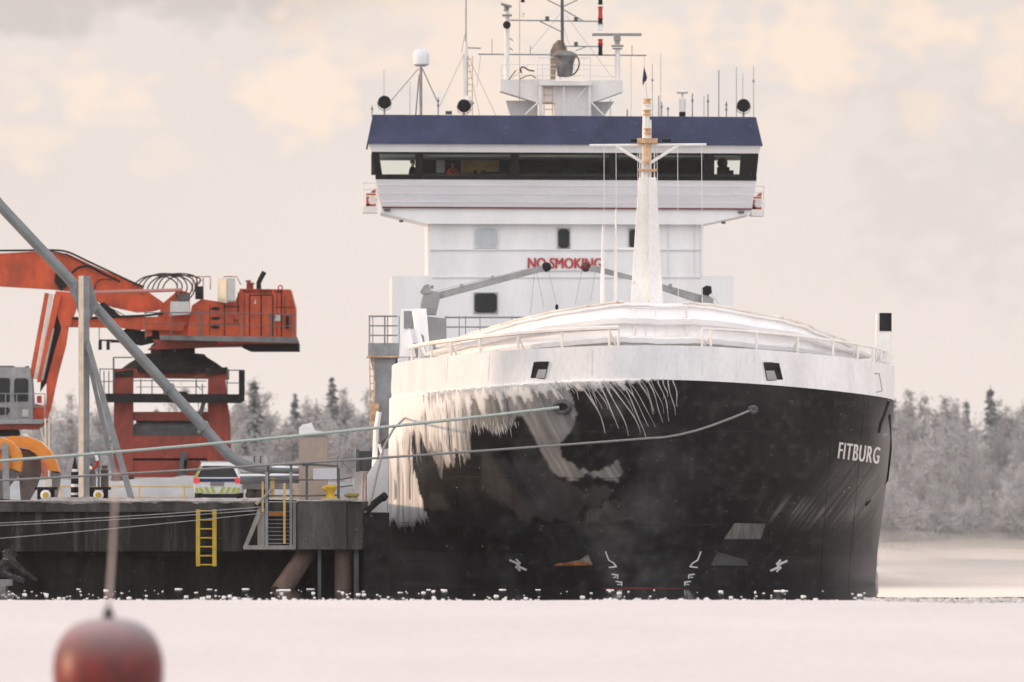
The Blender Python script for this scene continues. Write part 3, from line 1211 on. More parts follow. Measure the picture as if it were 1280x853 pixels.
def decal(b, poly, off=.03, sub=3):
    """a flat mark that follows the plating; poly is a quad or polygon in photo pixels"""
    cx_ = sum(x for x, y in poly) / len(poly)
    cy_ = sum(y for x, y in poly) / len(poly)
    n_ = 1 if max(abs(x - cx_) for x, y in poly) < 4 else 6
    for (xa, ya), (xb_, yb_) in zip(poly, poly[1:] + poly[:1]):
        idx_, vs_, fs_ = {}, [], []
        for i in range(n_ + 1):
            for j in range(n_ + 1 - i):
                u, v = i / n_, j / n_
                idx_[i, j] = len(vs_)
                vs_.append(on_hull(cx_ + (xa - cx_) * u + (xb_ - cx_) * v, cy_ + (ya - cy_) * u + (yb_ - cy_) * v, off))
        for i in range(n_):
            for j in range(n_ - i):
                fs_.append((idx_[i, j], idx_[i + 1, j], idx_[i, j + 1]))
                if i + j < n_ - 1:
                    fs_.append((idx_[i + 1, j], idx_[i + 1, j + 1], idx_[i, j + 1]))
        b.add(vs_, fs_)


# frozen rivulets and icicles: raised ice on the plating, more than anyone could count
rr = random.Random(5)
ICEM = mat('clear_ice', (0.46, 0.45, 0.44), 0.5, 0.15, 3)
ib = MB()
edge_px, edge_py = PX[:, -1], PY[:, -1]
for n_ in range(30):
    x0 = 684 + n_ * 5.3 + rr.uniform(-6, 6)
    L = rr.uniform(22, 82) * float(np.interp(x0, [680, 720, 770, 845], [.55, .9, 1.05, .5]))
    sl = rr.uniform(.8, 1.15) * float(np.interp(x0, [690, 760, 800, 845], [.85, .9, .7, .2]))
    y0 = float(np.interp(x0, edge_px, edge_py)) - 1
    w0 = rr.uniform(.010, .024)
    ph_ = rr.uniform(0, 6)
    pts, rs = [], []
    for k_ in range(13):
        t_ = k_ / 12
        pts.append(on_hull(x0 + sl * L * (t_ - .33 * t_ * t_) + math.sin(ph_ + t_ * 7) * 1.1, y0 + L * t_, .012))
        rs.append(w0 * (1.15 - .75 * t_) * (1 + .25 * math.sin(ph_ * 3 + k_)))
    ib.tube(pts, rs, 5)
o = ib.build('frozen_rivulets', ICEM, ship)
o['kind'] = 'stuff'
ib = MB()
for n_ in range(330):
    x0 = rr.uniform(529, 740)
    y0 = float(np.interp(x0, edge_px, edge_py)) - 1.5
    L = rr.uniform(5, 20) * float(np.interp(x0, [490, 560, 640, 740], [2.0, 1.0, .62, .6]))
    sl = float(np.interp(x0, [490, 560, 640, 700, 740], [.0, .05, .15, .4, .6])) + rr.uniform(-.06, .06)
    w0 = rr.uniform(.015, .034) * (1.0 if x0 < 560 else .75)
    pts = [on_hull(x0 + sl * L * t_, y0 + L * t_, .02 + .03 * (1 - t_)) for t_ in (0, .35, .7, 1)]
    ib.tube(pts, [w0, w0 * .8, w0 * .45, w0 * .1], 5)
for n_ in range(130):
    low = n_ % 3 == 0
    x0 = rr.uniform(586, 648) if low else rr.uniform(497, 586)
    y0 = 531 + rr.uniform(-9, 8) - max(0, x0 - 636) * .8 if low else rr.uniform(505, 560)
    L = rr.uniform(5, 14) if low else rr.uniform(8, 30)
    sl = float(np.interp(x0, [490, 560, 640], [.02, .1, .2])) + rr.uniform(-.05, .05)
    w0 = rr.uniform(.006, .015) * (.7 if low else 1)
    pts = [on_hull(x0 + sl * L * t_, y0 + L * t_, .012) for t_ in (0, .35, .7, 1)]
    ib.tube(pts, [w0 * .2, w0, w0 * .7, w0 * .1], 5)
o = ib.build('icicle_fringe', mat('white_ice', (.82, .81, .80), .6, .08, 3), ship)
o['kind'] = 'stuff'

# plate seams and weld lines of the shell
sm_ = MB()
for yy, xa, xb2 in ((540, 730, 1100), (598, 560, 1100), (656.5, 500, 1096), (704, 500, 1085)):
    sm_.tube([on_hull(x, yy + ((x - 810) / 300) ** 2 * -3, .004) for x in np.linspace(xa, xb2, 60)], .009, 4, False)
for xx in (566, 640, 736, 812, 890, 965, 1035, 1072):
    sm_.tube([on_hull(xx + (xx - 812) * (yy - 600) * -.00035, yy, .004) for yy in np.linspace(500, 732, 40)], .007, 4, False)
o = sm_.build('hull_weld_seam', mat('weld_dark', (.028, .028, .029), .6, .3, 3), ship)

# decks
dk = MB()
dl = [Vector((s * x, y + .25, 6.0)) for s, i in cols for x, y in [(DECK[i, 0] * .97, DECK[i, 1])]]
dl2 = [SM @ v for v in dl]
cpt = SM @ Vector((0, 17, 6.0))
dk.add(dl2 + [cpt], [(i, i + 1, len(dl2)) for i in range(len(dl2) - 1)])
dk.build('forecastle_deck', SNOWW, ship)
dk = MB()
md = [(-7.9, 17, 4.6), (7.9, 17, 4.6), (7.9, 112, 4.6), (6.6, 119, 4.6), (-6.6, 119, 4.6), (-7.9, 112, 4.6)]
dk.add([SM @ Vector(v) for v in md], [tuple(range(6))])
fw = [(-7.9, 17, 4.6), (7.9, 17, 4.6), (7.9, 17, 5.98), (-7.9, 17, 5.98)]
dk.add([SM @ Vector(v) for v in fw], [(0, 1, 2, 3)])
dk.build('main_deck', GREYST, ship)
hc = MB()
for y0 in (24, 46, 68):
    q = [(-6.6, y0, 4.6), (6.6, y0, 4.6), (6.6, y0, 6.2), (-6.6, y0, 6.2), (-6.6, y0 + 20, 4.6), (6.6, y0 + 20, 4.6), (6.6, y0 + 20, 6.2), (-6.6, y0 + 20, 6.2)]
    hc.hexa([SM @ Vector(v) for v in q])
hc.build('hatch_coaming', GREYST, ship)

# bulwark: a thick shell above the paint line with two mooring ports
def deck_at(i, inner):
    x, y = DECK[i]
    j0, j1 = max(0, i - 2), min(NH - 1, i + 2)
    tx, ty = DECK[j1] - DECK[j0]
    L = math.hypot(tx, ty)
    return x - ty / L * inner, y + tx / L * inner


bu = MB()
bc = cols[::4]
rows = []
for s, i in bc:
    x, y = DECK[i]
    xi, yi = deck_at(i, .14)
    if i == 0:
        xi = 0
    z0, z1 = zb(x) - .035, ztop(x)
    zm = (z0 + z1) / 2
    x_o = x * 1.0005
    rows.append([(s * x_o, y - .006, z0), (s * x_o, y - .006, zm), (s * x_o, y - .006, z1), (s * xi, yi, z1), (s * xi, yi, z0)])
v = [SM @ Vector(p_) for r in rows for p_ in r]
f = []
for i in range(len(rows) - 1):
    for k_ in range(5):
        f.append((i * 5 + k_, (i + 1) * 5 + k_, (i + 1) * 5 + (k_ + 1) % 5, i * 5 + (k_ + 1) % 5))
f += [(0, 1, 2, 3, 4), tuple(len(v) - 5 + k_ for k_ in (4, 3, 2, 1, 0))]
bu.add(v, f)
bulwark = bu.build('bulwark', BULW, ship, smooth=True)
PORTS = [[(663, 473), (680.5, 473), (685, 453), (667, 453)], [(959.5, 475), (979, 475), (974, 454), (955.5, 454)]]
cut = MB()
BV0 = BVHTree.FromPolygons([SM @ v_.co for v_ in bulwark.data.vertices], [tuple(p_.vertices) for p_ in bulwark.data.polygons])
for pl in PORTS:
    dc = [h_[0].y if (h_ := BV0.ray_cast(EYE, (P(x, y, 300) - EYE).normalized()))[0] else 302 for x, y in pl]
    fr4 = [P(x, y, dd) - Vector((0, .7, 0)) for (x, y), dd in zip(pl, dc)]
    cut.hexa(fr4 + [v_ + Vector((0, 1.3, 0)) for v_ in fr4])
cutter = cut.build('cutter', DARK)
md_ = bulwark.modifiers.new('ports', 'BOOLEAN')
md_.object = cutter
md_.operation = 'DIFFERENCE'
md_.solver = 'EXACT'
dg = bpy.context.evaluated_depsgraph_get()
dg.update()
nm = bpy.data.meshes.new_from_object(bulwark.evaluated_get(dg))
bulwark.modifiers.clear()
bulwark.data = nm
bpy.data.objects.remove(cutter)
BVB = BVHTree.FromPolygons([SM @ v_.co for v_ in nm.vertices], [tuple(p_.vertices) for p_ in nm.polygons])


def on_bulwark(px, py, off=.01):
    dr = (P(px, py, 300) - EYE).normalized()
    h_ = BVB.ray_cast(EYE, dr)
    return (h_[0] if h_[0] else P(px, py, 302)) - dr * off


for pl in PORTS:
    fb = MB()
    cx = sum(x for x, y in pl) / 4
    cy = sum(y for x, y in pl) / 4
    n_ = 4
    inner = [P(x, y, on_bulwark(x + (x - cx) * .3, y + (y - cy) * .3).y - .02) for x, y in pl]
    outer = [P(cx + (x - cx) * 1.10, cy + (y - cy) * 1.10, i_.y + .03) for (x, y), i_ in zip(pl, inner)]
    back = [v_ + Vector((0, .32, 0)) for v_ in inner]
    fb.add(inner + outer + back, [(i, (i + 1) % 4, 4 + (i + 1) % 4, 4 + i) for i in range(4)] + [(i, 8 + i, 8 + (i + 1) % 4, (i + 1) % 4) for i in range(4)])
    mpo = fb.build('mooring_port', DARK, ship)
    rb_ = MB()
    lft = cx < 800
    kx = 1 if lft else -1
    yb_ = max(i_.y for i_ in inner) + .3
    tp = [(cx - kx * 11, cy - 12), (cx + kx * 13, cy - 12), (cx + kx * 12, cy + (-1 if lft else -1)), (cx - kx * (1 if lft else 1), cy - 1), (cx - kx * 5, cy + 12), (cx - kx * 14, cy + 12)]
    rb_.prism(tp, yb_, .03)  # dark plate whose colour paints the shade inside the port
    rb_.build('port_shade_plate', mat('port_shade', (.07, .062, .055), .8, .3, 3), mpo)
# half-hidden mooring gear seen through the ports
gb = MB()
gb.box(652, 684, 440, 460, 303.2, .4)
gb.box(955, 980, 440, 462, 304.6, .4)
gb.build('mooring_winch_frame', GREYDK, ship)

hb2 = MB()
for (x0, y0), (x1, y1) in (((1093, 467), (1099, 467.5)), ((1099, 467.5), (1102.5, 489)), ((1102.5, 489), (1095, 490.5))):
    hb2.tube([on_bulwark(x0, y0), on_bulwark(x1, y1)], .018, 5)
hb2.build('bulwark_hatch_seam', GREYST, ship)
sb2 = MB()
for px in (560, 612, 740, 790, 846, 878, 920, 1010, 1052):
    ytop = 434 + max(0, (px - 878)) * .12 + max(0, 740 - px) * .05
    sb2.tube([on_bulwark(px, ytop + 4, .006), on_bulwark(px + (px - 810) * .01, ytop + 36, .006)], .010, 4)
sb2.build('bulwark_weld_seam', BULW, ship)
# the snow-covered breakwater behind the bulwark
PROF = [(-.9, .75), (.25, .95), (.27, .62), (.36, .58), (.40, .95), (.60, 1.05), (.62, .74), (.71, .70), (.75, 1.05), (.93, 1.25), (.95, 1.08), (1.0, 1.1), (1.0, 1.6), (.9, 4.5)]
bw = MB()
ic = [c for c in cols if abs(DECK[c[1], 0]) <= 7.9 and DECK[c[1], 1] < 9.0][::4]
rows = []
for s, i in ic:
    x, y = DECK[i]
    zt = 8.63 - 1.08 * (x / 7.1) ** 2.0
    z0 = 6.95 - .35 * (x / 7.7) ** 2
    wob = (fbm(np.array([s * x * 1.3 + 30]), np.array([2.]), 3)[0] - .5) * .12
    r = []
    for tz, o_ in PROF:
        xi, yi = deck_at(i, o_ * (1 if o_ < 2 else .6))
        if i == 0:
            xi = 0
        yy = y + o_ if o_ < 2 else y + 4.5
        xs_ = xi * (1 if o_ < 2 else .8)
        r.append((s * xs_, max(yi, yy * .5 + yi * .5), z0 + (zt - z0) * tz + wob * (tz > .2)))
    rows.append(r)
nP = len(PROF)
v = [SM @ Vector(p_) for r in rows for p_ in r]
f = [(i * nP + k_, (i + 1) * nP + k_, (i + 1) * nP + k_ + 1, i * nP + k_ + 1) for i in range(len(rows) - 1) for k_ in range(nP - 1)]
bw.add(v, f)
bw.build('breakwater', SNOWW, ship, smooth=True, label='curved white breakwater buried in snow and ice behind the bulwark')
er = MB()
er.tube([Vector(v[i * nP + 11]) + Vector((0, -.02, .02)) for i in range(len(rows)) if abs(rows[i][0][0]) > 1.0 and rows[i][0][0] < 0], .035, 6)
er.tube([Vector(v[i * nP + 11]) + Vector((0, -.02, .02)) for i in range(len(rows)) if rows[i][0][0] > .6], .04, 6)
er.build('breakwater_edge_rail', mat('iced_rusty_rail', (0.74, 0.68, 0.62), .8, .1, 1.2, rust=.55, rustcol=(.5, .27, .13)), ship)

# bulwark rail
RAILM = mat('iced_rail', (0.80, 0.76, 0.72), .7, .08, 2, rust=.3, rustcol=(.6, .38, .24))
for sgn in (-1, 1):
    rl = MB()
    pts, posts = [], []
    idx = [i for i in range(NH) if (1.2 if sgn < 0 else 1.35) < DECK[i, 0] and DECK[i, 1] < 9.5]
    for n_, i in enumerate(idx):
        x, y = deck_at(i, .3)
        z = ztop(x)
        pts.append(SM @ Vector((sgn * x, y, z + .54 - (.12 * (x / 7.7) ** 2))))
        if n_ % 32 == 6 or n_ == 0 or n_ == len(idx) - 1:
            posts.append((SM @ Vector((sgn * x, y, z - .3)), pts[-1], n_))
    rl.tube(pts, .07 if sgn < 0 else .04, 6)
    for n_, (a, b_, k_) in enumerate(posts):
        rl.tube([a, b_], .04, 6)
        if n_ % 2:
            rl.tube([a + Vector((-.28 * sgn, .25, .1)), b_ - Vector((0, 0, .1))], .03, 5)
    rl.build('bulwark_rail', RAILM, ship)

# bow platform with the jack-staff frame
bp = MB()
for px in (793, 858):
    bp.T([(px, 432, 300.6), (px, 384, 300.6)], 2.6, 6)
for py, wd in ((403, 1.6), (421, 1.6), (385, 1.6)):
    bp.T([(793, py, 300.6), (858, py, 300.6)], wd, 6)
for px in (807, 819, 833, 848):
    bp.T([(px, 421, 300.6), (px, 386 if px in (819, 848) else 404, 300.6)], 1.0, 5)
bp.build('bow_platform_frame', RAILM, ship)
bp = MB()
bp.box(806, 852, 405, 425, 301.0, .5)
bp.build('bow_platform_box', SNOWW, ship)

# posts with the side lights at the break of the forecastle
for pts, d, dark in (([(1095, 452), (1115.5, 455), (1115.5, 414), (1112, 412), (1111, 391), (1096, 391)], 308.5, (1099.5, 1114.5, 391.5, 414)),
                     ([(499, 446), (514, 446), (516, 409), (530, 420), (533, 446), (538, 446), (533, 386), (502, 386)], 309.5, (505, 517, 389, 411))):
    mp_ = MB()
    mp_.prism(pts, d, .5)
    po = mp_.build('side_light_post', SNOWW if pts[0][0] < 600 else MASTW, ship)
    sb = MB()
    sb.box(dark[0], dark[1], dark[2], dark[3], d - .04, .12)
    sb.build('side_light_screen', GREYST if pts[0][0] < 600 else BLACKM, po)
lp = MB()
lp.prism([(502, 420), (512, 410), (520, 446), (500, 446)], 309.0, .35)
lp.T([(518, 388, 309.2), (523, 420, 309.2), (530, 446, 309.2)], 7, 7)
lp.build('iced_bulwark_end', SNOWW, ship)
# starboard-side rubbing strake and fairleads near the right shoulder
st = MB()
st.tube([on_hull(1098, 541, .05), on_hull(1100, 530, .06), on_hull(1105, 518, .06), on_hull(1110, 503, .05)], .06, 6)
st.tube([on_hull(1111, 520, .05), on_hull(1112.5, 560, .05), on_hull(1108, 600, .05), on_hull(1105, 640, .05)], .07, 6)
st.build('rubbing_strake', BLACKM, ship)
bf = MB()
bf.T([(1103, 545, 305.5), (1110, 541, 305.5)], 7, 8)
bf.build('side_fairlead', GREYST, ship)
fl = MB()
for cx, cy, rx in ((703, 509, 9.5), (941, 512, 4)):
    ring = [on_hull(cx + rx * math.cos(a), cy + rx * .72 * math.sin(a), .04) for a in np.linspace(0, 2 * math.pi, 17)[:-1]]
    fl = MB()
    fl.tube(ring + [ring[0]], .07, 6)
    fl.build('hawse_fairlead_ring', GREYDK, ship)
fl = MB()
decal(fl, [(703 + 8 * math.cos(a), 509 + 5.5 * math.sin(a)) for a in np.linspace(0, 2 * math.pi, 13)[:-1]], .03)
fl.build('hawse_opening', BLACKM, ship)

# anchor pockets
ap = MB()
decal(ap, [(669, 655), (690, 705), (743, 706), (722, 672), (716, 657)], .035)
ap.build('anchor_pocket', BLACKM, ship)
ap = MB()
decal(ap, [(691, 707.5), (740, 707), (733, 702.5), (698, 704)], .06)
ap.build('anchor_pocket_sill', mat('anchor_orange', (0.27, 0.095, 0.022), .8, .4, 5), ship, label='orange sill of the left anchor pocket')  # sill drawn as a plain orange patch
ap = MB()
decal(ap, [(692, 706.5), (741, 706), (735, 693), (725, 700)], .05)
ap.build('anchor_pocket_cheek', mat('anchor_pale_cheek', (0.16, 0.14, 0.125), .8, .3, 3), ship)
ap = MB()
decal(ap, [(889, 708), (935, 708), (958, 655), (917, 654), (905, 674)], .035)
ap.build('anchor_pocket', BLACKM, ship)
ap = MB()
decal(ap, [(905, 674), (951, 674), (957, 655), (918, 654)], .055)
ap.build('anchor_pocket_head', mat('anchor_grey_head', (0.135, 0.135, 0.13), .8, .3, 2, stretch=(4, 1, .3)), ship)
ap = MB()
decal(ap, [(888, 707), (935, 707.5), (933, 700), (897, 690)], .055)
ap.build('anchor_pocket_sill', mat('anchor_grey_sill', (0.06, 0.06, 0.065), .7, .2, 2), ship)

# painted marks: thruster crosses, bulb signs, draught figures
MARK = mat('mark_white', (0.62, 0.61, 0.60), .7, .15, 6)


def stroke(b, pts, wd):
    for (x0, y0), (x1, y1) in zip(pts[:-1], pts[1:]):
        dx, dy_ = x1 - x0, y1 - y0
        L = math.hypot(dx, dy_)
        nx, ny = -dy_ / L * wd / 2, dx / L * wd / 2
        ex, ey = dx / L * wd * .3, dy_ / L * wd * .3
        decal(b, [(x0 + nx - ex, y0 + ny - ey), (x1 + nx + ex, y1 + ny + ey), (x1 - nx + ex, y1 - ny + ey), (x0 - nx - ex, y0 - ny - ey)], .05)


for c, sg in (((647.5, 706.5), 1), ((973.5, 707.5), -1)):
    b = MB()
    X = lambda x, y: (c[0] + sg * x, c[1] + y)
    stroke(b, [X(-10, -6), X(-2, -2.5), X(2, 2.5), X(10, 6)], 2.8)
    stroke(b, [X(-2, -7), X(2.5, -2)], 2.4)
    stroke(b, [X(2.5, -3), X(-2.5, 3)], 2.4)
    stroke(b, [X(-2.5, 2), X(2.5, 7)], 2.4)
    b.build('thruster_mark', MARK, ship)
for c, sg in ((757, 1), (876, -1)):
    b = MB()
    X = lambda x, y: (c + sg * x, y)
    stroke(b, [X(0, 690), X(4, 700.5), X(10, 704), X(13.5, 708.5), X(4.5, 709.5)], 1.7)
    b.build('bulb_mark', MARK, ship)
    b = MB()
    for dx, y in ((8, 718), (13, 727)):
        stroke(b, [X(dx, y), X(dx + 7, y + 1), X(dx + 7, y + 5)], 1.8)
        stroke(b, [X(dx + 2, y + 4), X(dx + 5, y + 3.5)], 1.4)
    b.build('draught_figure', MARK, ship)
b = MB()
for i in range(12):
    x0 = 752 + i * 8.5
    decal(b, [(x0, 734.5 + abs(i - 5.5) * .12), (x0 + 8.5, 734.5 + abs(i - 4.5) * .12), (x0 + 8.5, 738), (x0, 738)], .03)
b.build('boot_topping', mat('boot_top_red', (0.16, 0.035, 0.035), .8, .3, 2), ship)


def lettering(text, size_px, x_px, y_px, place, name, m, parent, shear=0.0, stretch=1.0, bold=0.0, strokes=1, spread=.033, spacing=1.0):
    cu = bpy.data.curves.new(name, 'FONT')
    cu.body = text
    cu.size = 1
    cu.shear = shear
    cu.space_character = spacing
    cu.offset = bold
    cu.resolution_u = 3
    cu.extrude = 0
    tmp = bpy.data.objects.new('lettering_source', cu)
    sc.collection.objects.link(tmp)
    dg_ = bpy.context.evaluated_depsgraph_get()
    dg_.update()
    me_ = bpy.data.meshes.new_from_object(tmp.evaluated_get(dg_))
    bpy.data.objects.remove(tmp)
    bm_ = bmesh.new()
    bm_.from_mesh(me_)
    b = MB()
    xs = [v_.co.x for v_ in bm_.verts]
    k_ = size_px * stretch
    for n_ in range(strokes):
        b.add([place(x_px + v_.co.x * k_ + n_ * size_px * spread, y_px - v_.co.y * size_px, 0) - Vector((0, n_ * .003, 0)) for v_ in bm_.verts], [tuple(v_.index for v_ in fc.verts) for fc in bm_.faces])
    bm_.free()
    return b.build(name, m, parent)


lettering('FITBURG', 30, 1046, 573, lambda x, y, u: on_hull(x, y + (x - 1046) * .13, .05), 'ship_name', MARK, ship, shear=.30, stretch=.395, bold=.0, strokes=2, spread=.03, spacing=1.16)

# ------------------------------------------------------------------ foremast
D = 303.5
fm = MB()
fm.prism([(788.5, 384), (829, 384), (820.5, 222), (799, 222)], D, .55)
fm.prism([(811, 384), (829, 384), (820.3, 222.5), (811, 222.5)], D - .18, .25)
foremast = fm.build('foremast', MASTW, ship)
fp = MB()
fp.T([(806, 224, D + .2), (808, 130, D + .2)], 9, 10)
fp.T([(812.5, 224, D + .2), (812.5, 150, D + .2)], 4, 8)
for px in (800, 818):
    fp.T([(px, 223, D + .1), (px, 190, D + .1)], 1.6, 6)
fp.build('mast_pole', MASTW, foremast)
fy = MB()
fy.T([(737, 182, D), (883, 181, D)], 3.6, 8)
fy.T([(770, 183, D), (806, 205, D)], 4.2, 8)
fy.T([(848, 182, D), (811, 205, D)], 4.2, 8)
fy.build('foremast_yard', MASTW, foremast)
fr_ = MB()
fr_.box(797, 822, 173, 179, D - .25, .8)
fr_.T([(809, 205, D - .1), (809, 178, D - .1)], 8, 8)
fr_.T([(797, 213, D), (822, 213, D)], 3.5, 6)
fr_.build('foremast_platform', RUSTY, foremast)
for py, m_ in ((164, RUSTY), (141, RUSTY), (134, MASTW), (127, RUSTY)):
    lb = MB()
    c = P(809.5 if py > 150 else 809, py, D + .15)
    lb.lathe(c, [(.02, .09), (.13, .085), (.13, .05), (.1, .04), (.1, -.04), (.13, -.05), (.13, -.085), (.02, -.09)], 12)
    lb.build('mast_lantern', m_, foremast, smooth=False)
dl_ = MB()
for px in (794, 833):
    dl_.box(px - 6, px + 6, 174.5, 178, D, .4)
dl_.build('deck_lamp', DARK, foremast)
wr = MB()
for px, y0, y1 in ((755, 183, 378), (770, 183, 300), (797, 180, 256), (821, 180, 240), (847, 182, 380), (877, 182, 384)):
    wr.T([(px, y0, D), (px + (.5 if px < 800 else 1), y1, D)], .9, 4)
wr.build('mast_stay', MASTW, foremast)
for px, top in ((753, 282), (769.5, 262)):
    sp = MB()
    d0 = D + .6
    sp.tube([P(px, 382, d0), P(px, 350, d0), P(px + .3, top, d0)], [.065, .06, .02], 8)
    sp.build('slender_bow_spar', MASTW, ship)
sp = MB()
sp.T([(773, 311.5, D), (795, 311, D)], 3, 7)
sp.build('mast_bracket_arm', MASTW, foremast)

# ------------------------------------------------------------------ superstructure
DS = 403.0
hs = MB()
hs.box(490, 917, 345, 470, DS, 13)
deckhouse = hs.build('deckhouse', WHITE, ship)
hs = MB()
hs.box(535, 876, 276, 345.2, DS + .02, 11)
hs.prism([(478, 258), (940, 261), (938, 268), (877, 281), (533, 280), (476, 266)], DS - .35, 4.5)
upper = hs.build('upper_house', WHITE, ship)
ln = MB()
for y, x0, x1 in ((311.5, 538, 875), (346, 540, 876)):
    ln.box(x0, x1, y, y + 1.6, DS - .05, .09)
ln.box(876.5, 879, 283, 345, DS - .05, .12)
for px in (835, 868):
    ln.box(px, px + .8, 262, 345, DS - .02, .06)
ln.build('plate_seam', WHITE2, upper)
ln = MB()
ln.prism([(478, 258.4), (940, 260.6), (940, 262.4), (478, 260.2)], DS - .47, .3)
ln.build('red_boot_line', REDDK, upper)
# bridge front: planked apron, glazing band, white brow, blue fascia
def slanted(b, tl, tr, bl, br, d_top, d_bot, th):
    a = [P(*bl, d_bot), P(*br, d_bot), P(*tr, d_top), P(*tl, d_top)]
    b.hexa(a + [v_ + EXT * th for v_ in a])


br_ = MB()
slanted(br_, (469.5, 224), (945.5, 225.5), (478, 258.5), (940, 261), DS - .85, DS - .45, 5.2)
apron = br_.build('bridge_apron', WHITE2, ship)
ln = MB()
for y in (231, 241.5, 252):
    f_ = (y - 224) / 35
    xl, xr = 469.5 + 8.5 * f_, 945.5 - 5.5 * f_
    dd = DS - .85 + .4 * f_ - .035
    ln.prism([(xl, y), (xr, y + 1.7), (xr, y + 2.5), (xl, y + .8)], dd + .02, .05)
ln.build('apron_plank_seam', WHITE2, apron)
br_ = MB()
slanted(br_, (460.5, 180), (951.5, 182), (464.5, 190), (948.5, 192), DS - 1.15, DS - 1.05, 5.6)
br_.build('bridge_brow', WHITE, ship)
br_ = MB()
slanted(br_, (466, 143.5), (945, 146.5), (458.5, 180), (953.5, 182.3), DS - .7, DS - 1.35, 6.5)
br_.build('blue_fascia', BLUE, ship, label='dark blue sloping fascia round the wheelhouse roof')
# frame of the glazing
def wl(f_):
    return 464.5 + 5 * f_, 948.5 - 3 * f_


gf = MB()
dT, dB = DS - 1.05, DS - .86


def bar(b, x0t, x1t, x0b, x1b, yt0, yt1, th=.25, dd=0.0):
    f0, f1 = (yt0 - 190) / 34, (yt1 - 190) / 34
    slanted(b, (x0t, yt0 + (x0t - 464) * .004), (x1t, yt0 + (x1t - 464) * .004), (x0b, yt1 + (x0b - 464) * .004), (x1b, yt1 + (x1b - 464) * .004), dT + (dB - dT) * f0 + dd, dT + (dB - dT) * f1 + dd, th)


bar(gf, 464.5, 948.5, 464.9, 948, 189.5, 192.5)
bar(gf, 469, 946, 469.5, 945.5, 219.5, 224.3)
for a, b_, c, d_ in ((464.5, 474, 469.5, 478), (519, 529, 519, 529), (638, 649, 638, 649), (762, 772, 762, 772), (880, 893, 880, 893), (926, 948.3, 924, 945.4)):
    bar(gf, a, b_, c, d_, 192.5, 219.5, .25, .003)
gf.build('bridge_window_frame', DARK, ship)
for a, b_ in ((474, 519), (529, 638), (649, 762), (772, 880), (893, 926)):
    g = MB()
    bar(g, a, b_, a + (4 if a == 474 else 0), b_ - (1 if b_ == 926 else 0), 192.5, 219.5, .02, .12)
    g.build('bridge_window', GLASS, ship)
# inside of the wheelhouse
iw = MB()
iw.box(472, 944, 218, 224, DS - .5, 4.6)            # floor coaming and consoles
iw.box(529, 893, 196, 219, DS + 3.9, .1)            # rear bulkhead between the two end windows
iw.box(464, 474, 192, 219, DS + 3.9, .1)
iw.box(926, 940, 192, 219, DS + 3.9, .1)
iw.box(519.5, 526.5, 192, 219, DS + 3.9, .1)
iw.build('wheelhouse_interior', INTER, ship)
iw = MB()
iw.box(474, 944, 191, 196.5, DS - .3, 4.2)
iw.build('wheelhouse_headlining', INTERL, ship)
iw = MB()
iw.box(545.5, 556, 199.5, 216.5, DS + 3.7, .1)
iw.build('wheelhouse_door', mat('cabin_pale_panel', (.75, .72, .76), .6, .05, 2), ship)
iw = MB()
iw.box(576, 624, 195.5, 216.5, DS + 3.7, .12)
iw.build('wheelhouse_curtain', BROWNW, ship, label='ochre curtain behind the wheelhouse glass')
iw = MB()
for px, w_ in ((601, 6), (592, 4), (683, 10), (690, 14), (733, 12), (830, 16), (905, 12)):
    iw.box(px, px + w_, 213, 220, DS + .4, .5)
iw.box(606, 626, 215, 220, DS + .6, .5)
iw.build('bridge_console', BLACKM, ship)
ch = MB()
ch.box(899, 909, 203, 221, DS + 1.2, .5)
ch.box(897, 912, 209, 221, DS + .9, .7)
ch.ball(P(903, 204, DS + 1.3), .22)
ch.build('helm_chair', BLACKM, ship)

# house windows
for x0, x1, y0, y1, d, m_ in ((594, 622, 285, 309, DS - .02, PANEGR), (698, 711.5, 286.5, 310, DS - .02, DGLASS), (787, 796, 287, 310, DS - .02, DGLASS),
                              (593.5, 621, 367, 391, DS - .04, DGLASS), (842, 850, 287, 310, DS - .02, DGLASS), (686, 689, 362, 388, DS - .03, DGLASS)):
    if x0 in (842, 686):
        continue
    fb = MB()
    fb.box(x0 - 1.2, x1 + 1.2, y0 - 1.2, y1 + 1.2, d - .03, .06)
    wf = fb.build('house_window', WHITE2 if m_ is PANEGR else GREYST, ship)
    gb = MB()
    r_ = 3.0
    gb.prism([(x0 + r_, y1), (x1 - r_, y1), (x1, y1 - r_), (x1, y0 + r_), (x1 - r_, y0), (x0 + r_, y0), (x0, y0 + r_), (x0, y1 - r_)], d - .045, .03)
    gb.build('pane', m_, wf)
lettering('NO SMOKING', 19.0, 658.5, 335.5, lambda x, y, u: P(x, y + (x - 658) * .005, DS - .03), 'no_smoking_sign', REDL, ship, stretch=.775, bold=.0, strokes=3)
sg = MB()
sg.box(662, 752, 337.3, 338.6, DS - .06, .08)
sg.build('sign_ledge', WHITE2, upper)
fn = MB()
fn.prism([(600, 145), (680, 145), (680, 345), (600, 345)], 412.2, 3.0)
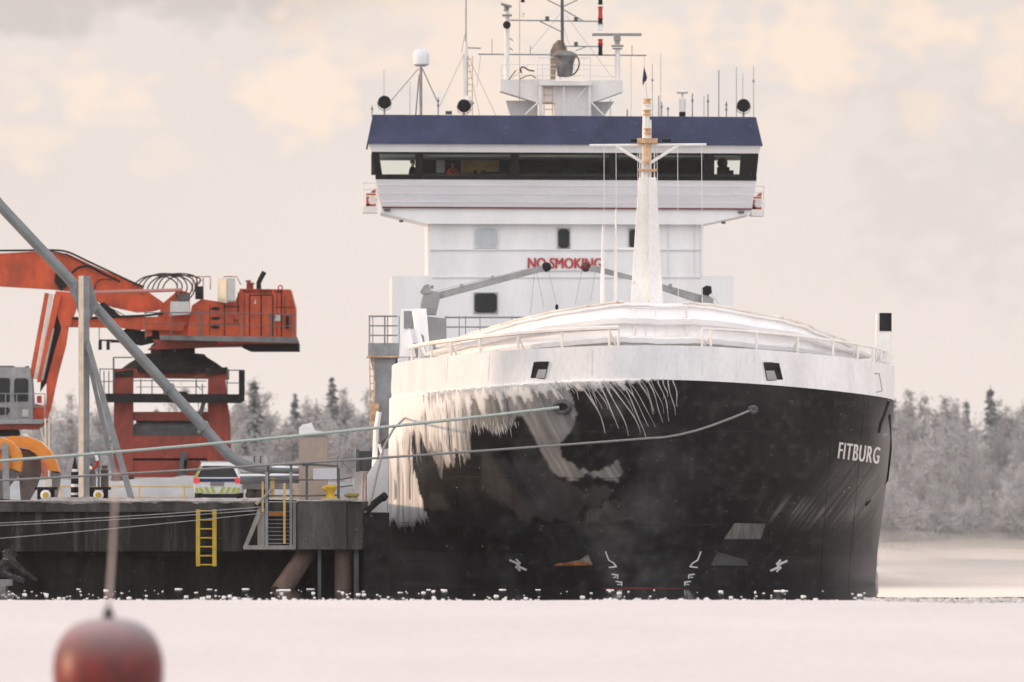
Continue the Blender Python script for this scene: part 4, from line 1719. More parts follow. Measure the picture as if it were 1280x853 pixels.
# bridge wing cages with lifebuoys
for x0, x1, yb_, sg_ in ((453.5, 472, 266, 1), (939, 955.5, 270, -1)):
    c = MB()
    d = DS + .5
    c.box(x0, x1, yb_ - 8, yb_, d, 1.6)
    for px in (x0 + .5, x1 - .5):
        for dd in (d, d + 1.6):
            c.T([(px, yb_ - 4, dd), (px, yb_ - 37, dd)], 1.7, 5)
    for y in (37, 29, 21):
        c.T([(x0, yb_ - y, d), (x1, yb_ - y, d)], 1.3, 5)
        for px in (x0 + .5, x1 - .5):
            c.T([(px, yb_ - y, d), (px, yb_ - y, d + 1.6)], 1.3, 5)
    cage = c.build('bridge_wing_cage', MASTW, ship)
    l = MB()
    xm = (x0 + x1) / 2 + 1 * sg_
    l.box(xm - 6, xm + 6, yb_ - 24, yb_ - 21.5, d + .3, .9)
    l.box(xm - 6, xm - 2, yb_ - 20, yb_ - 8, d + .3, .9)
    l.box(xm - 6, xm + 6, yb_ - 11, yb_ - 8, d + .3, .9)
    l.prism([(xm - 1, yb_ - 25), (xm + 6, yb_ - 25), (xm + 6, yb_ - 31)], d + .3, .3)
    l.build('rescue_gear', HAZARDO, cage)
    l = MB()
    l.lathe(P(xm + 2, yb_ - 15.5, d + .2), [(.1, -.06), (.17, -.04), (.17, .04), (.1, .06)], 14, 'Y')
    l.build('lifebuoy', WHITE, cage)
un = MB()
un.box(480, 488, 261.5, 264, DS - .5, .2)
un.box(923, 930, 264, 267, DS - .5, .2)
un.box(499, 504, 275, 278, DS - .3, .2)
un.box(902, 907, 277, 280, DS - .3, .2)
un.build('wing_lamp', GREYDK, ship)

# ------------------------------------------------------------------ roof: radar mast, radome, searchlights, aerials
DR = DS + 2.0
rm_ = MB()
rm_.box(693, 735, 103, 146, DR + .3, 1.6)
rm_.prism([(625.5, 99.5), (672, 99.5), (693, 99.5), (693, 129), (670, 128), (625.5, 114)], DR + .3, 1.4)
rm_.prism([(735, 100.5), (778.5, 100.5), (778.5, 115), (745, 127), (735, 129)], DR + .3, 1.4)
radar_mast = rm_.build('radar_mast', MASTW, ship)
rm_ = MB()
for px in (676, 737):
    rm_.T([(px, 146, DR), (px, 103, DR)], 4.2, 6)
rm_.box(674, 740, 101.5, 107, DR - .15, .4)
rm_.T([(718, 128, DR), (734, 108, DR)], 1.6, 5)
rm_.T([(705, 146, DR), (705, 106, DR)], 2.4, 5)
rm_.T([(657, 143, DR), (673, 128, DR)], 2.4, 5)
rm_.T([(739, 128, DR), (754, 144, DR)], 2.4, 5)
rm_.build('radar_mast_brace', MASTW, radar_mast)
rm_ = MB()
rm_.prism([(632, 126), (672, 126), (672, 146), (638, 146)], DR + 1.4, .2)
rm_.build('spray_plate', MASTW, radar_mast)
rm_ = MB()
rm_.prism([(728, 128), (768, 127), (755, 146), (728, 146)], DR + 1.4, .2)
rm_.build('spray_plate', MASTW, radar_mast)
ld = MB()
for px in (680, 690.5):
    ld.T([(px, 146, DR + .1), (px, 107, DR + .1)], 1.1, 5)
for y in range(110, 146, 9):
    ld.T([(680, y, DR + .1), (690.5, y, DR + .1)], 1.0, 5)
ld.build('mast_ladder', RUSTY, radar_mast)
rl = MB()
for y in (80.5, 94):
    rl.T([(627, y, DR), (770, y + 1.5, DR)], 1.0, 5)
for px in (627, 672, 678, 700, 738):
    rl.T([(px, 100, DR), (px, 72 if px in (672, 738) else 80, DR)], 1.3, 5)
rl.T([(672, 72, DR), (739, 72.5, DR)], 1.3, 5)
rl.T([(672, 86, DR), (739, 87, DR)], .8, 5)
for px in (718, 724, 730):
    rl.T([(px, 100, DR), (px, 73, DR)], .6, 4)
rl.build('mast_platform_rail', MASTW, radar_mast)
pm = MB()
pm.T([(703, 62, DR + .6), (702.5, -40, DR + .6)], 4.0, 10)
pm.build('main_mast_pole', GREYDK, radar_mast)
yd = MB()
yd.T([(637, 25.5, DR + .6), (752, 27, DR + .6)], 1.7, 6)
yd.T([(706, 58, DR + .6), (752, 58.5, DR + .6)], 1.5, 6)
yd.T([(598, 68, DR + .8), (808, 69.5, DR + .8)], 1.8, 6)
yd.T([(675, 27, DR + .6), (702, 40, DR + .6)], 1.5, 6)
yd.T([(730, 27, DR + .6), (704, 12, DR + .6)], 1.5, 6)
yd.T([(684, 0, DR + .6), (702, 9, DR + .6)], 1.5, 6)
yd.T([(722, 0, DR + .6), (705, 8, DR + .6)], 1.5, 6)
yd.T([(719, 64, DR + .6), (733, 58.5, DR + .6)], 1.2, 5)
for px in (615, 663, 790):
    yd.T([(px, 68.5, DR + .8), (px, 49 if px == 615 else 57, DR + .8)], 1.0, 5)
yd.build('signal_yard', GREYST, radar_mast)
sw = MB()
for a, b_ in (((664, 62), (700, 18)), ((708, 20), (766, 98)), ((640, 98), (662, 80)), ((601, 70), (596, 110)), ((705, 35), (711, 55)), ((789, 70), (789, 146)), ((805, 70), (806, 84)), ((807, 103), (809, 124))):
    sw.T([(*a, DR + .5), (*b_, DR + .5)], .7, 4)
sw.T([(649.5, -6, DR + .2), (649.5, 127, DR + .2)], 1.0, 5)
sw.build('rigging_wire', WIRE, radar_mast)
for px, py, cols_ in ((750.5, 2, (DARK,)), (750.5, 16, (RED, RED)), (750.5, 27, (DARK, )), (750.5, 34, (MASTW,)), (750.5, 53, (RED,)), (750.5, 62, (DARK, DARK)), (653.5, 18.5, (MASTW,)),
                      (653.5, 1, (DARK,)), (684, 23, (GREYDK,)), (720, 24, (GREYDK,)), (720, 55, (GREYDK,))):
    b = MB()
    r_ = .095 if px > 740 else .08
    hh = .12 * len(cols_) if px > 740 else .06
    b.lathe(P(px, py, DR + .55), [(.01, hh + .02), (r_ * 1.25, hh), (r_, hh - .03), (r_ * .85, 0), (r_, -hh + .03), (r_ * 1.25, -hh), (.01, -hh - .02)], 10)
    b.build('signal_lantern', cols_[0], radar_mast)
hb = MB()
c = P(706, 96, DR - .2)
hb.lathe(c, [(.01, -.03), (.26, 0), (.30, .06), (.33, .25), (.36, .55), (.42, .72), (.50, .85), (.47, .93), (.28, 1.03), (.01, 1.05)], 18)
hb.build('fog_horn_drum', mat('drum_grey', (.17, .17, .165), .6, .3, 3, rust=.2), radar_mast, smooth=True)
hb = MB()
hb.prism([(688, 100), (688, 64), (692, 55), (698, 50), (704, 51), (708.5, 60), (709, 66), (697, 66), (694, 100)], DR + .8, .3)
hb.build('horn_windshield', mat('windshield_brown', (.30, .22, .16), .7, .25, 3, rust=.25), radar_mast)
for pl, w_ in (([(719, 68), (724, 75), (724, 83), (720, 91), (715, 94)], 1.7), ([(668, 89), (660, 88), (654, 83), (650, 86), (652, 92)], 1.8), ([(636, 100), (645, 88)], 1.2), ([(650, 99), (663, 93), (670, 98)], 1.2)):
    cb = MB()
    cb.tube(rounded([P(x, y, DR) for x, y in pl]), w_ * DR / F / 2, 6)
    cb.build('mast_cable', BLACKM, radar_mast)
# radar posts and scanners
for px, top, w_ in ((633.5, 13, 7.0), (772, 61, 6.5)):
    b = MB()
    b.T([(px - .3 * (px < 700), 101, DR + .8), (px, top, DR + .8)], w_, 10)
    post = b.build('radar_post', MASTW, radar_mast, smooth=True)
b = MB()
b.box(628, 640, 18, 20, DR + .5, .6)
b.lathe(P(633, 9, DR + .8), [(.01, -.2), (.12, -.18), (.1, .0), (.14, .08), (.01, .12)], 10)
b.prism([(626.5, 3.5), (627, 5.5), (639.5, 9), (640, 7)], DR + .3, .9)
b.build('radar_scanner', GREYST, radar_mast)
b = MB()
b.box(764.5, 779.5, 56.5, 58, DR + .5, .7)
b.box(766, 778, 60, 61.2, DR + .6, .5)
b.lathe(P(771.5, 51, DR + .8), [(.12, -.16), (.1, -.05), (.15, 0), (.15, .14), (.06, .2)], 12)
b.prism([(740.5, 41.7), (740.5, 45), (802, 45), (802, 41.7)], DR + .7, .22)
b.build('radar_scanner', GREYST, radar_mast)
b = MB()
b.lathe(P(633.5, 31.5, DR + .4), [(.02, -.14), (.16, -.13), (.16, .05), (.08, .16)], 14, 'Y')
b.build('mast_floodlight', BLACKM, radar_mast)
for y in (48, 60):
    b = MB()
    b.T([(637, y, DR + .8), (641, y + 3, DR + .8)], 1.2, 5)
    b.build('post_step', GREYDK, radar_mast)

# left antenna mast
b = MB()
b.T([(582, 125, DR), (582, 53, DR)], 5.6, 10)
am = b.build('antenna_mast', MASTW, ship, smooth=True)
b = MB()
b.T([(582.3, 54, DR), (582.5, -20, DR)], 2.0, 8)
b.T([(585, 60, DR), (601, 60.5, DR)], 1.6, 6)
b.T([(581, 44, DR), (577, 66, DR)], .9, 5)
b.build('antenna_topmast', GREYST, am)
b = MB()
for px in (584.5, 590.5):
    b.T([(px, 145, DR - .1), (px, 70, DR - .1)], 1.0, 5)
for y in range(74, 146, 8):
    b.T([(584.5, y, DR - .1), (590.5, y, DR - .1)], .9, 5)
b.build('mast_ladder', RUSTY, am)
b = MB()
for q in ((550, 132), (620, 145), (600, 146)):
    b.T([(582, 64, DR), (*q, DR - .5)], 1.0, 4)
b.build('guy_wire', WIRE, am)
# radome
b = MB()
b.T([(526, 145, DR), (526, 84, DR)], 4, 8)
b.T([(519.5, 145, DR + .4), (524, 93, DR + .2)], 1.8, 6)
b.T([(489, 126, DR), (523, 86, DR)], 1.2, 5)
b.T([(548, 130, DR), (528, 86, DR)], 1.4, 5)
rp = b.build('radome_post', GREYST, ship)
b = MB()
b.lathe(P(526.3, 72.5, DR), [(.01, -.36), (.20, -.35), (.33, -.26), (.335, .06), (.32, .16), (.26, .28), (.16, .36), (.01, .39)], 22)
b.build('radome', mat('radome_white', (.66, .67, .70), .5, .06, 3), rp, smooth=True)
# searchlights
for px, py, side in ((480.5, 128, 0), (580, 132.5, 1), (929.5, 132, 0)):
    b = MB()
    c = P(px, py, DR - .6)
    b.lathe(c, [(.02, -.05), (.25, -.05), (.27, .0), (.27, .08), (.2, .3), (.02, .34)], 18, 'Y')
    s_ = b.build('searchlight', BLACKM, ship, smooth=True)
    b = MB()
    b.T([(px, py + 8, DR - .5), (px, 147, DR - .5)], 2.4, 6)
    b.T([(px - 9, py, DR - .5), (px - 7, py + 8, DR - .5), (px, py + 11, DR - .5), (px + 7, py + 8, DR - .5), (px + 9, py, DR - .5)], 1.0, 5)
    b.build('searchlight_yoke', GREYST, s_)
    if side:
        b = MB()
        b.T([(582, 130, DR), (588, 124, DR)], 15, 12)
        b.build('searchlight_drum', MASTW, s_)
# aerials along the roof edge
for px, top, w_, knob in ((480, 88, .8, 0), (465, 132, 1.5, 1), (512.5, 102, .8, 0), (547.8, 122, 1.6, 2), (815.5, 80, .9, 1), (823.5, 120, 1.5, 0), (827, 128, 1.2, 1), (835, 136, 1.4, 3),
                          (865.5, 117, 1.6, 1), (880, 120, .9, 0), (885, 118, 1.6, 1), (898.5, 88, 1.4, 0), (908, 127, 1.4, 2), (920.5, 84, 1.0, 0), (928.5, 92, .8, 0), (942, 82, 1.0, 1),
                          (763, 124, .9, 0), (784, 137, 1.8, 0), (826, 66, .7, 0)):
    b = MB()
    b.T([(px, 147, DR - .4), (px, top, DR - .4)], w_, 5)
    if knob:
        for y in {1: (top + (147 - top) * .3,), 2: (top + 4, top + 10), 3: (top,)}[knob]:
            b.ball(P(px, y, DR - .4), .055, 8, (1, 1, 1.3))
    b.build('whip_aerial', GREYST if w_ > 1.1 else WIRE, ship)
b = MB()
b.T([(853, 147, DR), (853, 124, DR)], 8.5, 10)
b.T([(853, 124, DR), (853, 117, DR)], 2.5, 6)
b.lathe(P(853, 115.5, DR), [(.02, -.06), (.2, -.05), (.25, 0), (.22, .05), (.02, .08)], 14)
c_ = b.build('compass_stand', MASTW, ship)
b = MB()
b.box(849, 857, 140, 145.5, DR - .25, .1)
b.build('compass_box', DARK, c_)
b = MB()
b.box(557, 565, 139, 143, DR, .3)
b.build('roof_junction_box', GREYDK, ship)
b = MB()
b.T([(825, 146, DR - .2), (945, 147, DR - .2)], 1.0, 5)
b.build('roof_edge_rail', GREYST, ship)

# the two figures behind the wheelhouse glass
def figure(name, label, x, y, z0, h, coat, turn=0.0):
    """standing adult grown from a joint skeleton; coat and hair are children"""
    me_ = bpy.data.meshes.new(name)
    k_ = h / 1.75
    J = [(0, 0, .93), (0, .0, 1.12), (0, 0, 1.38), (0, 0, 1.47), (0, -.01, 1.56), (0, -.01, 1.66), (.10, 0, .88), (.11, .0, .48), (.11, .03, .06), (.11, -.10, .03),
         (-.10, 0, .88), (-.11, 0, .48), (-.11, .03, .06), (-.11, -.1, .03), (.19, 0, 1.36), (.25, .03, 1.10), (.20, -.14, .95), (.18, -.2, .92), (-.19, 0, 1.36), (-.25, .03, 1.10), (-.20, -.14, .95), (-.18, -.2, .92),
         (0, -.10, 1.60)]
    R = [.13, .125, .125, .055, .085, .085, .085, .06, .045, .035, .085, .06, .045, .035, .06, .045, .032, .03, .06, .045, .032, .03, .018]
    E = [(0, 1), (1, 2), (2, 3), (3, 4), (4, 5), (0, 6), (6, 7), (7, 8), (8, 9), (0, 10), (10, 11), (11, 12), (12, 13), (2, 14), (14, 15), (15, 16), (16, 17), (2, 18), (18, 19), (19, 20), (20, 21), (4, 22)]
    me_.from_pydata([tuple(c * k_ for c in j) for j in J], E, [])
    o = link(bpy.data.objects.new(name, me_))
    sk = o.modifiers.new('skin', 'SKIN')
    for v_, r_ in zip(me_.skin_vertices[0].data, R):
        v_.radius = (r_ * k_, r_ * k_)
    me_.skin_vertices[0].data[0].use_root = True
    ss = o.modifiers.new('sub', 'SUBSURF')
    ss.levels = ss.render_levels = 1
    dg_ = bpy.context.evaluated_depsgraph_get()
    dg_.update()
    nm_ = bpy.data.meshes.new_from_object(o.evaluated_get(dg_))
    o.modifiers.clear()
    o.data = nm_
    for m_ in (SKIN, coat, NAVY):
        nm_.materials.append(m_)
    for p_ in nm_.polygons:
        z = p_.center.z / k_
        hand = p_.center.y < -.13 and z < 1.0 and z > .8
        p_.material_index = 0 if z > 1.45 or hand else 1 if z > .86 else 2
    o.matrix_world = Matrix.Translation((x, y, z0)) @ Matrix.Rotation(turn, 4, 'Z')
    XF[o.name] = o.matrix_world.copy()
    o['label'] = label
    o['category'] = 'person'
    hb_ = MB()
    hb_.ball(Vector((x, y, z0)) + Vector((0, .015, 1.655)) * k_, .10 * k_, 12, (1, 1.05, .85))
    hb_.build('hair', HAIR, o)
    return o


zf = P(600, 219, DS + 2).z - 1.0
q = P(566, 219, DS + 2.6)
figure('person', 'person in a red jacket standing inside the wheelhouse beside the ochre curtain', q.x, q.y, P(566, 201, DS + 2.6).z - 1.72, 1.72, JACKR, .6)
q = P(515.5, 219, DS + 1.2)
figure('person', 'dark-clad person standing at the left end window of the wheelhouse', q.x, q.y, P(516, 199.5, DS + 1.2).z - 1.78, 1.78, NAVY, 1.2)
b = MB()
fpts = [(805, 83), (806.5, 88), (809, 97), (808, 101), (805.5, 103), (803.5, 108), (803, 101), (804, 92)]
b.prism(fpts, DR + .4, .05)
solo(b.build('signal_flag', FLAGM), 'small dark blue flag hanging limp from the right end of the signal yard', 'flag')

# ------------------------------------------------------------------ gantry and the two small cranes on it
DG = 376.0
gm = thing('hatch_gantry', 'grey gantry with railed platform spanning the deck behind the bow', 'gantry', P(478, 600, DG))
b = MB()
b.box(460.5, 920, 429, 446, DG, 2.2)
b.build('girder', GREYST, gm)
for px in (477, 905):
    b = MB()
    b.prism([(px - 14, 446), (px + 19, 446), (px + 12, 472), (px + 9, 600), (px - 9, 600), (px - 8, 478)], DG + .2, 1.2)
    b.build('leg', GREYST, gm)
b = MB()
b.box(458.5, 499, 445, 447, DG - .1, 2.4)
for px in (462, 467):
    b.T([(px, 447, DG), (px + 1, 512, DG)], 1.6, 5)
for y in range(452, 520, 9):
    b.T([(462, y, DG), (468, y + 1, DG)], 1.1, 5)
b.prism([(462, 505), (474, 505), (473, 528), (468, 535), (463, 528)], DG - .1, .6)
b.prism([(465, 535), (474, 535), (476, 585), (468, 585)], DG, .5)
b.build('access_ladder', RUSTY, gm)
b = MB()
for y, w_ in ((395.5, 2.2), (407.5, 1.8), (419.5, 1.8)):
    b.T([(461.5, y, DG), (497, y, DG)], w_, 6)
    if y < 410:
        b.T([(557, y + 1.5, DG), (918, y + 1.5, DG)], w_, 6)
    b.T([(461.5, y, DG), (461.5, y, DG + 2)], w_, 6)
for px in (461.8, 466, 481, 484.5, 499, 557, 574, 582, 600, 640, 700, 760, 820, 880, 917):
    b.T([(px, 430, DG), (px, 395, DG)], 2.0 if px in (461.8, 481, 557) else 1.2, 6)
b.build('platform_rail', GREYST, gm)
b = MB()
b.box(484, 497, 440, 455, DG + .4, .6)
b.build('gantry_motor', GREYDK, gm)

DK = DG + .8


def deck_crane(label, parts, grp='small deck cranes on the gantry'):
    t_ = thing('deck_crane', label, 'crane', P(parts['base'][0], 430, DK), grp)
    b = MB()
    b.prism(parts['pedestal'], DK - .3, 1.1)
    b.build('pedestal', GREYCR, t_)
    b = MB()
    b.prism(parts['house'], DK - .2, .8)
    b.build('slewing_house', GREYCR, t_)
    b = MB()
    b.prism(parts['motor'], DK - .25, .7)
    b.build('winch_motor', parts.get('mm', RUSTY), t_)
    b = MB()
    b.prism(parts['boom'], DK, .4)
    for x, y in parts['knobs']:
        b.box(x - 2, x + 2, y - 2, y + 2, DK - .05, .3)
    b.build('boom', GREYCR, t_)
    b = MB()
    b.ball(P(*parts['tip'], DK + .1), .19, 12)
    b.build('boom_head', parts['tm'], t_)
    b = MB()
    for a, c in parts['wires']:
        b.T([(*a, DK), (*c, DK)], .8, 4)
    b.build('hoist_wire', WIRE, t_)
    if 'hook' in parts:
        b = MB()
        b.ball(P(*parts['hook'], DK), .07, 8, (1, 1, 1.6))
        b.build('hook_block', BLACKM, t_)


deck_crane('grey deck crane whose boom rises from the left towards a round black head', dict(
    base=(541, 0), pedestal=[(525, 430), (556, 430), (556, 398), (525, 395)], house=[(526, 394), (545, 394), (549, 378), (551, 366), (538, 363), (530, 366), (526, 380)],
    motor=[(525, 365), (530, 357), (536, 355), (539, 366), (528, 368)], mm=GREYCR, boom=[(540, 366), (545, 379), (549, 374), (684, 338), (682, 331), (545, 366)],
    knobs=((577, 357), (540, 359), (616, 347)), tip=(683, 334), tm=BLACKM, wires=(((685, 337), (696, 382)), ((668, 342), (663, 392)), ((671, 342), (680, 384)), ((545, 364), (660, 336))), hook=(696, 384)))
deck_crane('grey deck crane whose boom rises from the right towards a rusty red-brown head', dict(
    base=(884, 0), pedestal=[(875, 430), (905, 430), (905, 396), (875, 396)], house=[(878, 396), (892, 396), (892, 374), (884, 368), (876, 372)],
    motor=[(878, 368), (878, 360), (883, 357), (889, 358), (890, 366), (885, 370)], mm=BLACKM, boom=[(880, 380), (888, 372), (740, 331), (735, 338), (790, 350), (870, 378)],
    knobs=((838, 357), (842, 364)), tip=(732, 334), tm=mat('rusty_head', (.10, .04, .035), .8, .3, 5), wires=(((728, 336), (719, 381)), ((744, 340), (738, 376)), ((888, 366), (898, 380)))))

# iced gangway gear on the ship's side, behind the quay corner
gw = thing('accommodation_ladder', 'iced white accommodation ladder stowed against the hull beside the quay corner', 'gangway', P(468, 640, 325))
b = MB()
b.prism([(459, 640), (484, 640), (488, 560), (479, 562), (459, 594)], 325, .5)
b.build('ladder_side', SNOWW, gw)
b = MB()
b.T([(453, 640, 324.6), (453.5, 593, 324.6), (456, 590, 324.6), (457.5, 596, 324.6), (457, 640, 324.6)], 2.6, 6)
b.build('ladder_handrail', mat('pinkish_rail', (.50, .35, .31), .7, .2, 4), gw)
b = MB()
b.box(447, 466, 564, 589, 326, .5)
b.box(445, 449, 562, 590, 325.8, .6)
b.build('ladder_winch_box', GREYDK, gw)
b = MB()
b.T([(468, 586, 325.5), (470, 540, 325.5), (474, 515, 325.5)], 7, 7)
b.T([(474, 555, 325.2), (482, 585, 325.2)], 4, 6)
b.build('ladder_davit', SNOWW, gw)
EXT = Vector((0, 1, 0))
# ------------------------------------------------------------------ the quay
QZ = 2.66
QD = 300.0
X = lambda px, d=QD: (px - 640) * d / F
Z = lambda py, d=QD: H + (HY - py) * d / F
xr0 = X(373)
skew = lambda y: -0.0206 * (y - 300)
# deck: trodden snow with a raised crust along the cope
b = MB()
vs, fs = [], []
ys = [300.3, 300.8, 302, 306, 315, 330, 360, 400, 450, 485]
xs = np.concatenate([np.linspace(-140, -30, 12), np.linspace(-29, 0, 110)])
for j, y in enumerate(ys):
    xe = (X(373) if y < 305 else X(455)) + skew(y)
    for i, x in enumerate(xs):
        t_ = i / (len(xs) - 1)
        xx = -140 + (xe + 140) * ((x + 140) / 140)
        z = QZ + (fbm(np.array([xx * 1.3 + 50]), np.array([y * 1.3]), 21)[0] - .5) * .10 + (.02 if j < 3 else 0)
        vs.append((xx, y, z))
n_ = len(xs)
for j in range(len(ys) - 1):
    for i in range(n_ - 1):
        a = j * n_ + i
        fs.append((a, a + 1, a + n_ + 1, a + n_))
b.add(vs, fs)
structure(b.build('quay_deck', DECKSN, smooth=True))

qw = thing('quay_wall', 'dark concrete quay wall with a proud corner block, streaked and wet at its foot', 'quay', (-12, 300, 0))
b = MB()
b.wbox((-140, QD, 1.13), (xr0 + .02, QD + 2.0, QZ - .05))
b.wbox((-140, QD + 1.9, -1.5), (X(455) - .2, 310, QZ - .1))
b.build('wall_face', CONC, qw)
b = MB()
b.wbox((-140, QD - .16, QZ - .34), (X(318), QD - .003, QZ - .03))
b.build('cope_beam', CONC2, qw)
b = MB()
# ragged snow lying on the cope
vs, fs = [], []
xs = np.linspace(-40, X(330), 420)
for i, x in enumerate(xs):
    a = fbm(np.array([x * .9 + 70]), np.array([1.]), 33)[0]
    b_ = fbm(np.array([x * 4 + 20]), np.array([5.]), 34)[0]
    hgt = max(.0, (a - .36)) * .28 + b_ * .03
    dr = max(0, a - .42) * .16 + max(0, b_ - .5) * .16
    vs += [(x, QD - .175, QZ - .04 - dr), (x, QD - .20, QZ - .02), (x, QD - .05, QZ + hgt), (x, QD + .55, QZ + hgt * .6)]
for i in range(len(xs) - 1):
    for k_ in range(3):
        a = i * 4 + k_
        fs.append((a, a + 4, a + 5, a + 1))
b.add(vs, fs)
b.build('cope_snow', mat('cope_dirty_snow', (.40, .37, .355), .9, .4, 2, dirt=.6, dirtcol=(.2, .18, .17)), qw, smooth=True)
b = MB()
b.wbox((-140, QD + .5, -1.5), (X(372), QD + 1.5, 1.12))
b.wbox((-140, QD + .28, .98), (X(372), QD + .5, 1.10))
b.build('wet_foot', WETC, qw)
b = MB()
b.wbox((X(373), QD - 1.3, Z(687, QD - 1.3)), (X(434), QD + 9, QZ - .02))
b.wbox((X(434) + .01, QD - 1.2, Z(687, QD - 1.2)), (X(455), QD + 9, QZ - .035))
b.build('corner_block', CONC2, qw)
b = MB()
b.wbox((X(372), QD - 1.33, QZ - .02), (X(456), QD - .2, QZ + .015))
b.wbox((X(405), QD - 1.36, QZ + .015), (X(446), QD - .4, QZ + .06))
b.build('corner_coping', DECKSN, qw)
b = MB()
b.wbox((X(373) + .1, QD + 1.0, -1.5), (X(452), QD + 8, 1.2))
b.build('undercroft_wall', WETC, qw)
b = MB()
b.wbox((X(456), QD - 1.35, -.6), (X(486), QD + 1.2, Z(641, QD - 1.35)))
b.wbox((X(462), QD - 1.42, .4), (X(480), QD - 1.353, 1.9))
fb = b.build('fender_block', RUBBER, qw)
b = MB()
b.wbox((X(455.5), QD - 1.38, Z(641, 298.6)), (X(486.5), QD + 1.2, Z(640, 298.6)))
b.build('fender_cap', GREYST, fb)
b = MB()
for x0, x1, m_ in ((418, 441, 0),):
    b.tube([(X(429.5), QD - .6, -1.2), (X(429.5), QD - .6, 1.2)], .27, 14)
b.build('quay_pile', PILEB, qw, smooth=True)
b = MB()
b.tube([P(349, 742, 298.9), P(386, 688, 299.8)], .30, 14)
b.build('raking_pile', PILEB, qw, smooth=True, label='slanting brown pile rising from the water under the corner block')
for px, w_ in ((400, 4), (446, 6)):
    b = MB()
    b.wbox((X(px - w_ / 2), QD - .9, -1), (X(px + w_ / 2), QD - .6, 1.3))
    b.build('sheet_pile', GREYDK, qw)

# yellow ladder
lad = thing('quay_ladder', 'yellow steel ladder hanging down the dark quay wall', 'ladder', (X(257), QD - .2, Z(708)))
for px in (247.5, 268):
    b = MB()
    b.box(px - 2.6, px + 2.6, 637, 708, QD - .3, .06)
    b.build('rail', YELLOW, lad)
for k_ in range(7):
    y = 639 + k_ * 11.2
    b = MB()
    b.T([(247.5, y, QD - .27), (268, y, QD - .27)], 2.0, 6)
    b.build('rung', YELLOW, lad)
b = MB()
for px in (247.5, 268):
    for y in (642, 692):
        b.wbox((X(px) - .03, QD - .26, Z(y) - .04), (X(px) + .03, QD + .02, Z(y) + .04))
b.build('bracket', BLACKM, lad)

# stair tower hung on the quay's face
stw = thing('quay_stair', 'grey steel stair with timber struts hung on the quay face left of the corner block', 'stair', (X(340), QD - .6, Z(687)))
SD = QD - .9
b = MB()
b.box(304, 370, 682, 687, SD, .6)
b.build('landing_beam', WOODG, stw)
b = MB()
b.prism([(304, 684), (309, 684), (327, 642), (322.5, 637)], SD + .02, .12)
b.build('strut', WOODG, stw)
b = MB()
b.box(322, 331, 636, 682.5, SD + .1, .15)
b.build('post', WOODG, stw)
b = MB()
b.box(366, 370, 628, 682.5, SD + .1, .15)
b.build('post', WOODG, stw)
b = MB()
b.box(331.5, 335, 590, 682, SD + .05, .08)
b.box(362, 365, 590, 682, SD + .05, .08)
b.build('stringer', GREYST, stw)
for k_ in range(9):
    y = 640 + k_ * 4.9
    b = MB()
    b.wbox((X(335), SD + .08 + (8 - k_) * .07, Z(y) - .012), (X(362), SD + .3 + (8 - k_) * .07, Z(y) + .012))
    b.build('tread', GALV, stw)
b = MB()
b.box(354, 357, 604, 680, SD - .02, .05)
b.box(327, 329.5, 602, 640, SD - .02, .05)
b.box(338, 343, 598, 622, SD + .6, .1)
b.build('guide_post', YELDIM, stw)
b = MB()
b.box(336, 356, 640, 645, SD + .5, .05)
b.build('kick_plate', mat('kick_orange', (.42, .16, .03), .7, .2, 4), stw)
b = MB()
b.T([(320, 631, SD), (334, 618, SD), (340, 611, SD)], 4, 6)
b.build('handhold', WOODG, stw)

# railings round the stair and the corner
rail = thing('guard_rail', 'grey tubular guard rail round the stair head and the quay corner', 'railing', (X(380), QD, QZ))
RD = QD - .7
b = MB()
for px in (335, 364, 383.5, 423):
    b.T([(px, 630, RD), (px, 581 if px != 423 else 585, RD)], 3.6 if px == 423 else 3.0, 6)
b.build('rail_post', GREYDK, rail)
b = MB()
b.T([(334, 581, RD), (376, 580, RD), (423, 583, RD)], 2.4, 6)
for y in (600, 620):
    b.T([(335, y, RD), (364, y, RD), (383, y, RD), (423, y - 1, RD)], 2.0, 6)
b.T([(378, 582, RD), (387, 582, RD)], 2.0, 6)
b.T([(423, 600, RD), (441, 597, RD)], 1.6, 5)
b.T([(423, 609, RD), (441, 607, RD)], 1.6, 5)
b.build('rail_bar', GREYDK, rail)
b = MB()
b.T([(443, 618, 304), (443, 597, 304)], 5, 8)
b.build('rail_stub', PALEBX, rail)
b = MB()
b.box(391.5, 421, 585.5, 599.5, RD - .03, .03)
solo(b.build('notice_board', mat('pale_board', (.52, .52, .55), .5, .04, 2)), 'blank pale grey board fixed to the guard rail by the beige cabinet', 'board')

# beige cabinet with its bent snow cap
cab = thing('switch_cabinet', 'tall beige cabinet with a curling cap of snow behind the guard rail', 'cabinet', (X(391, 302), 302, QZ))
b = MB()
b.box(373.5, 409, 545, 630, 302, .9)
b.build('cabinet_body', BEIGE, cab)
b = MB()
b.box(373, 409.5, 543, 545.4, 301.97, .96)
b.build('cabinet_lid', GREYST, cab)
b = MB()
b.prism([(374, 543), (373.5, 535), (378, 531), (389, 528.5), (393, 538), (408, 541), (410, 543.5)], 302.05, .8)
b.build('cabinet_snow', SNOW, cab)

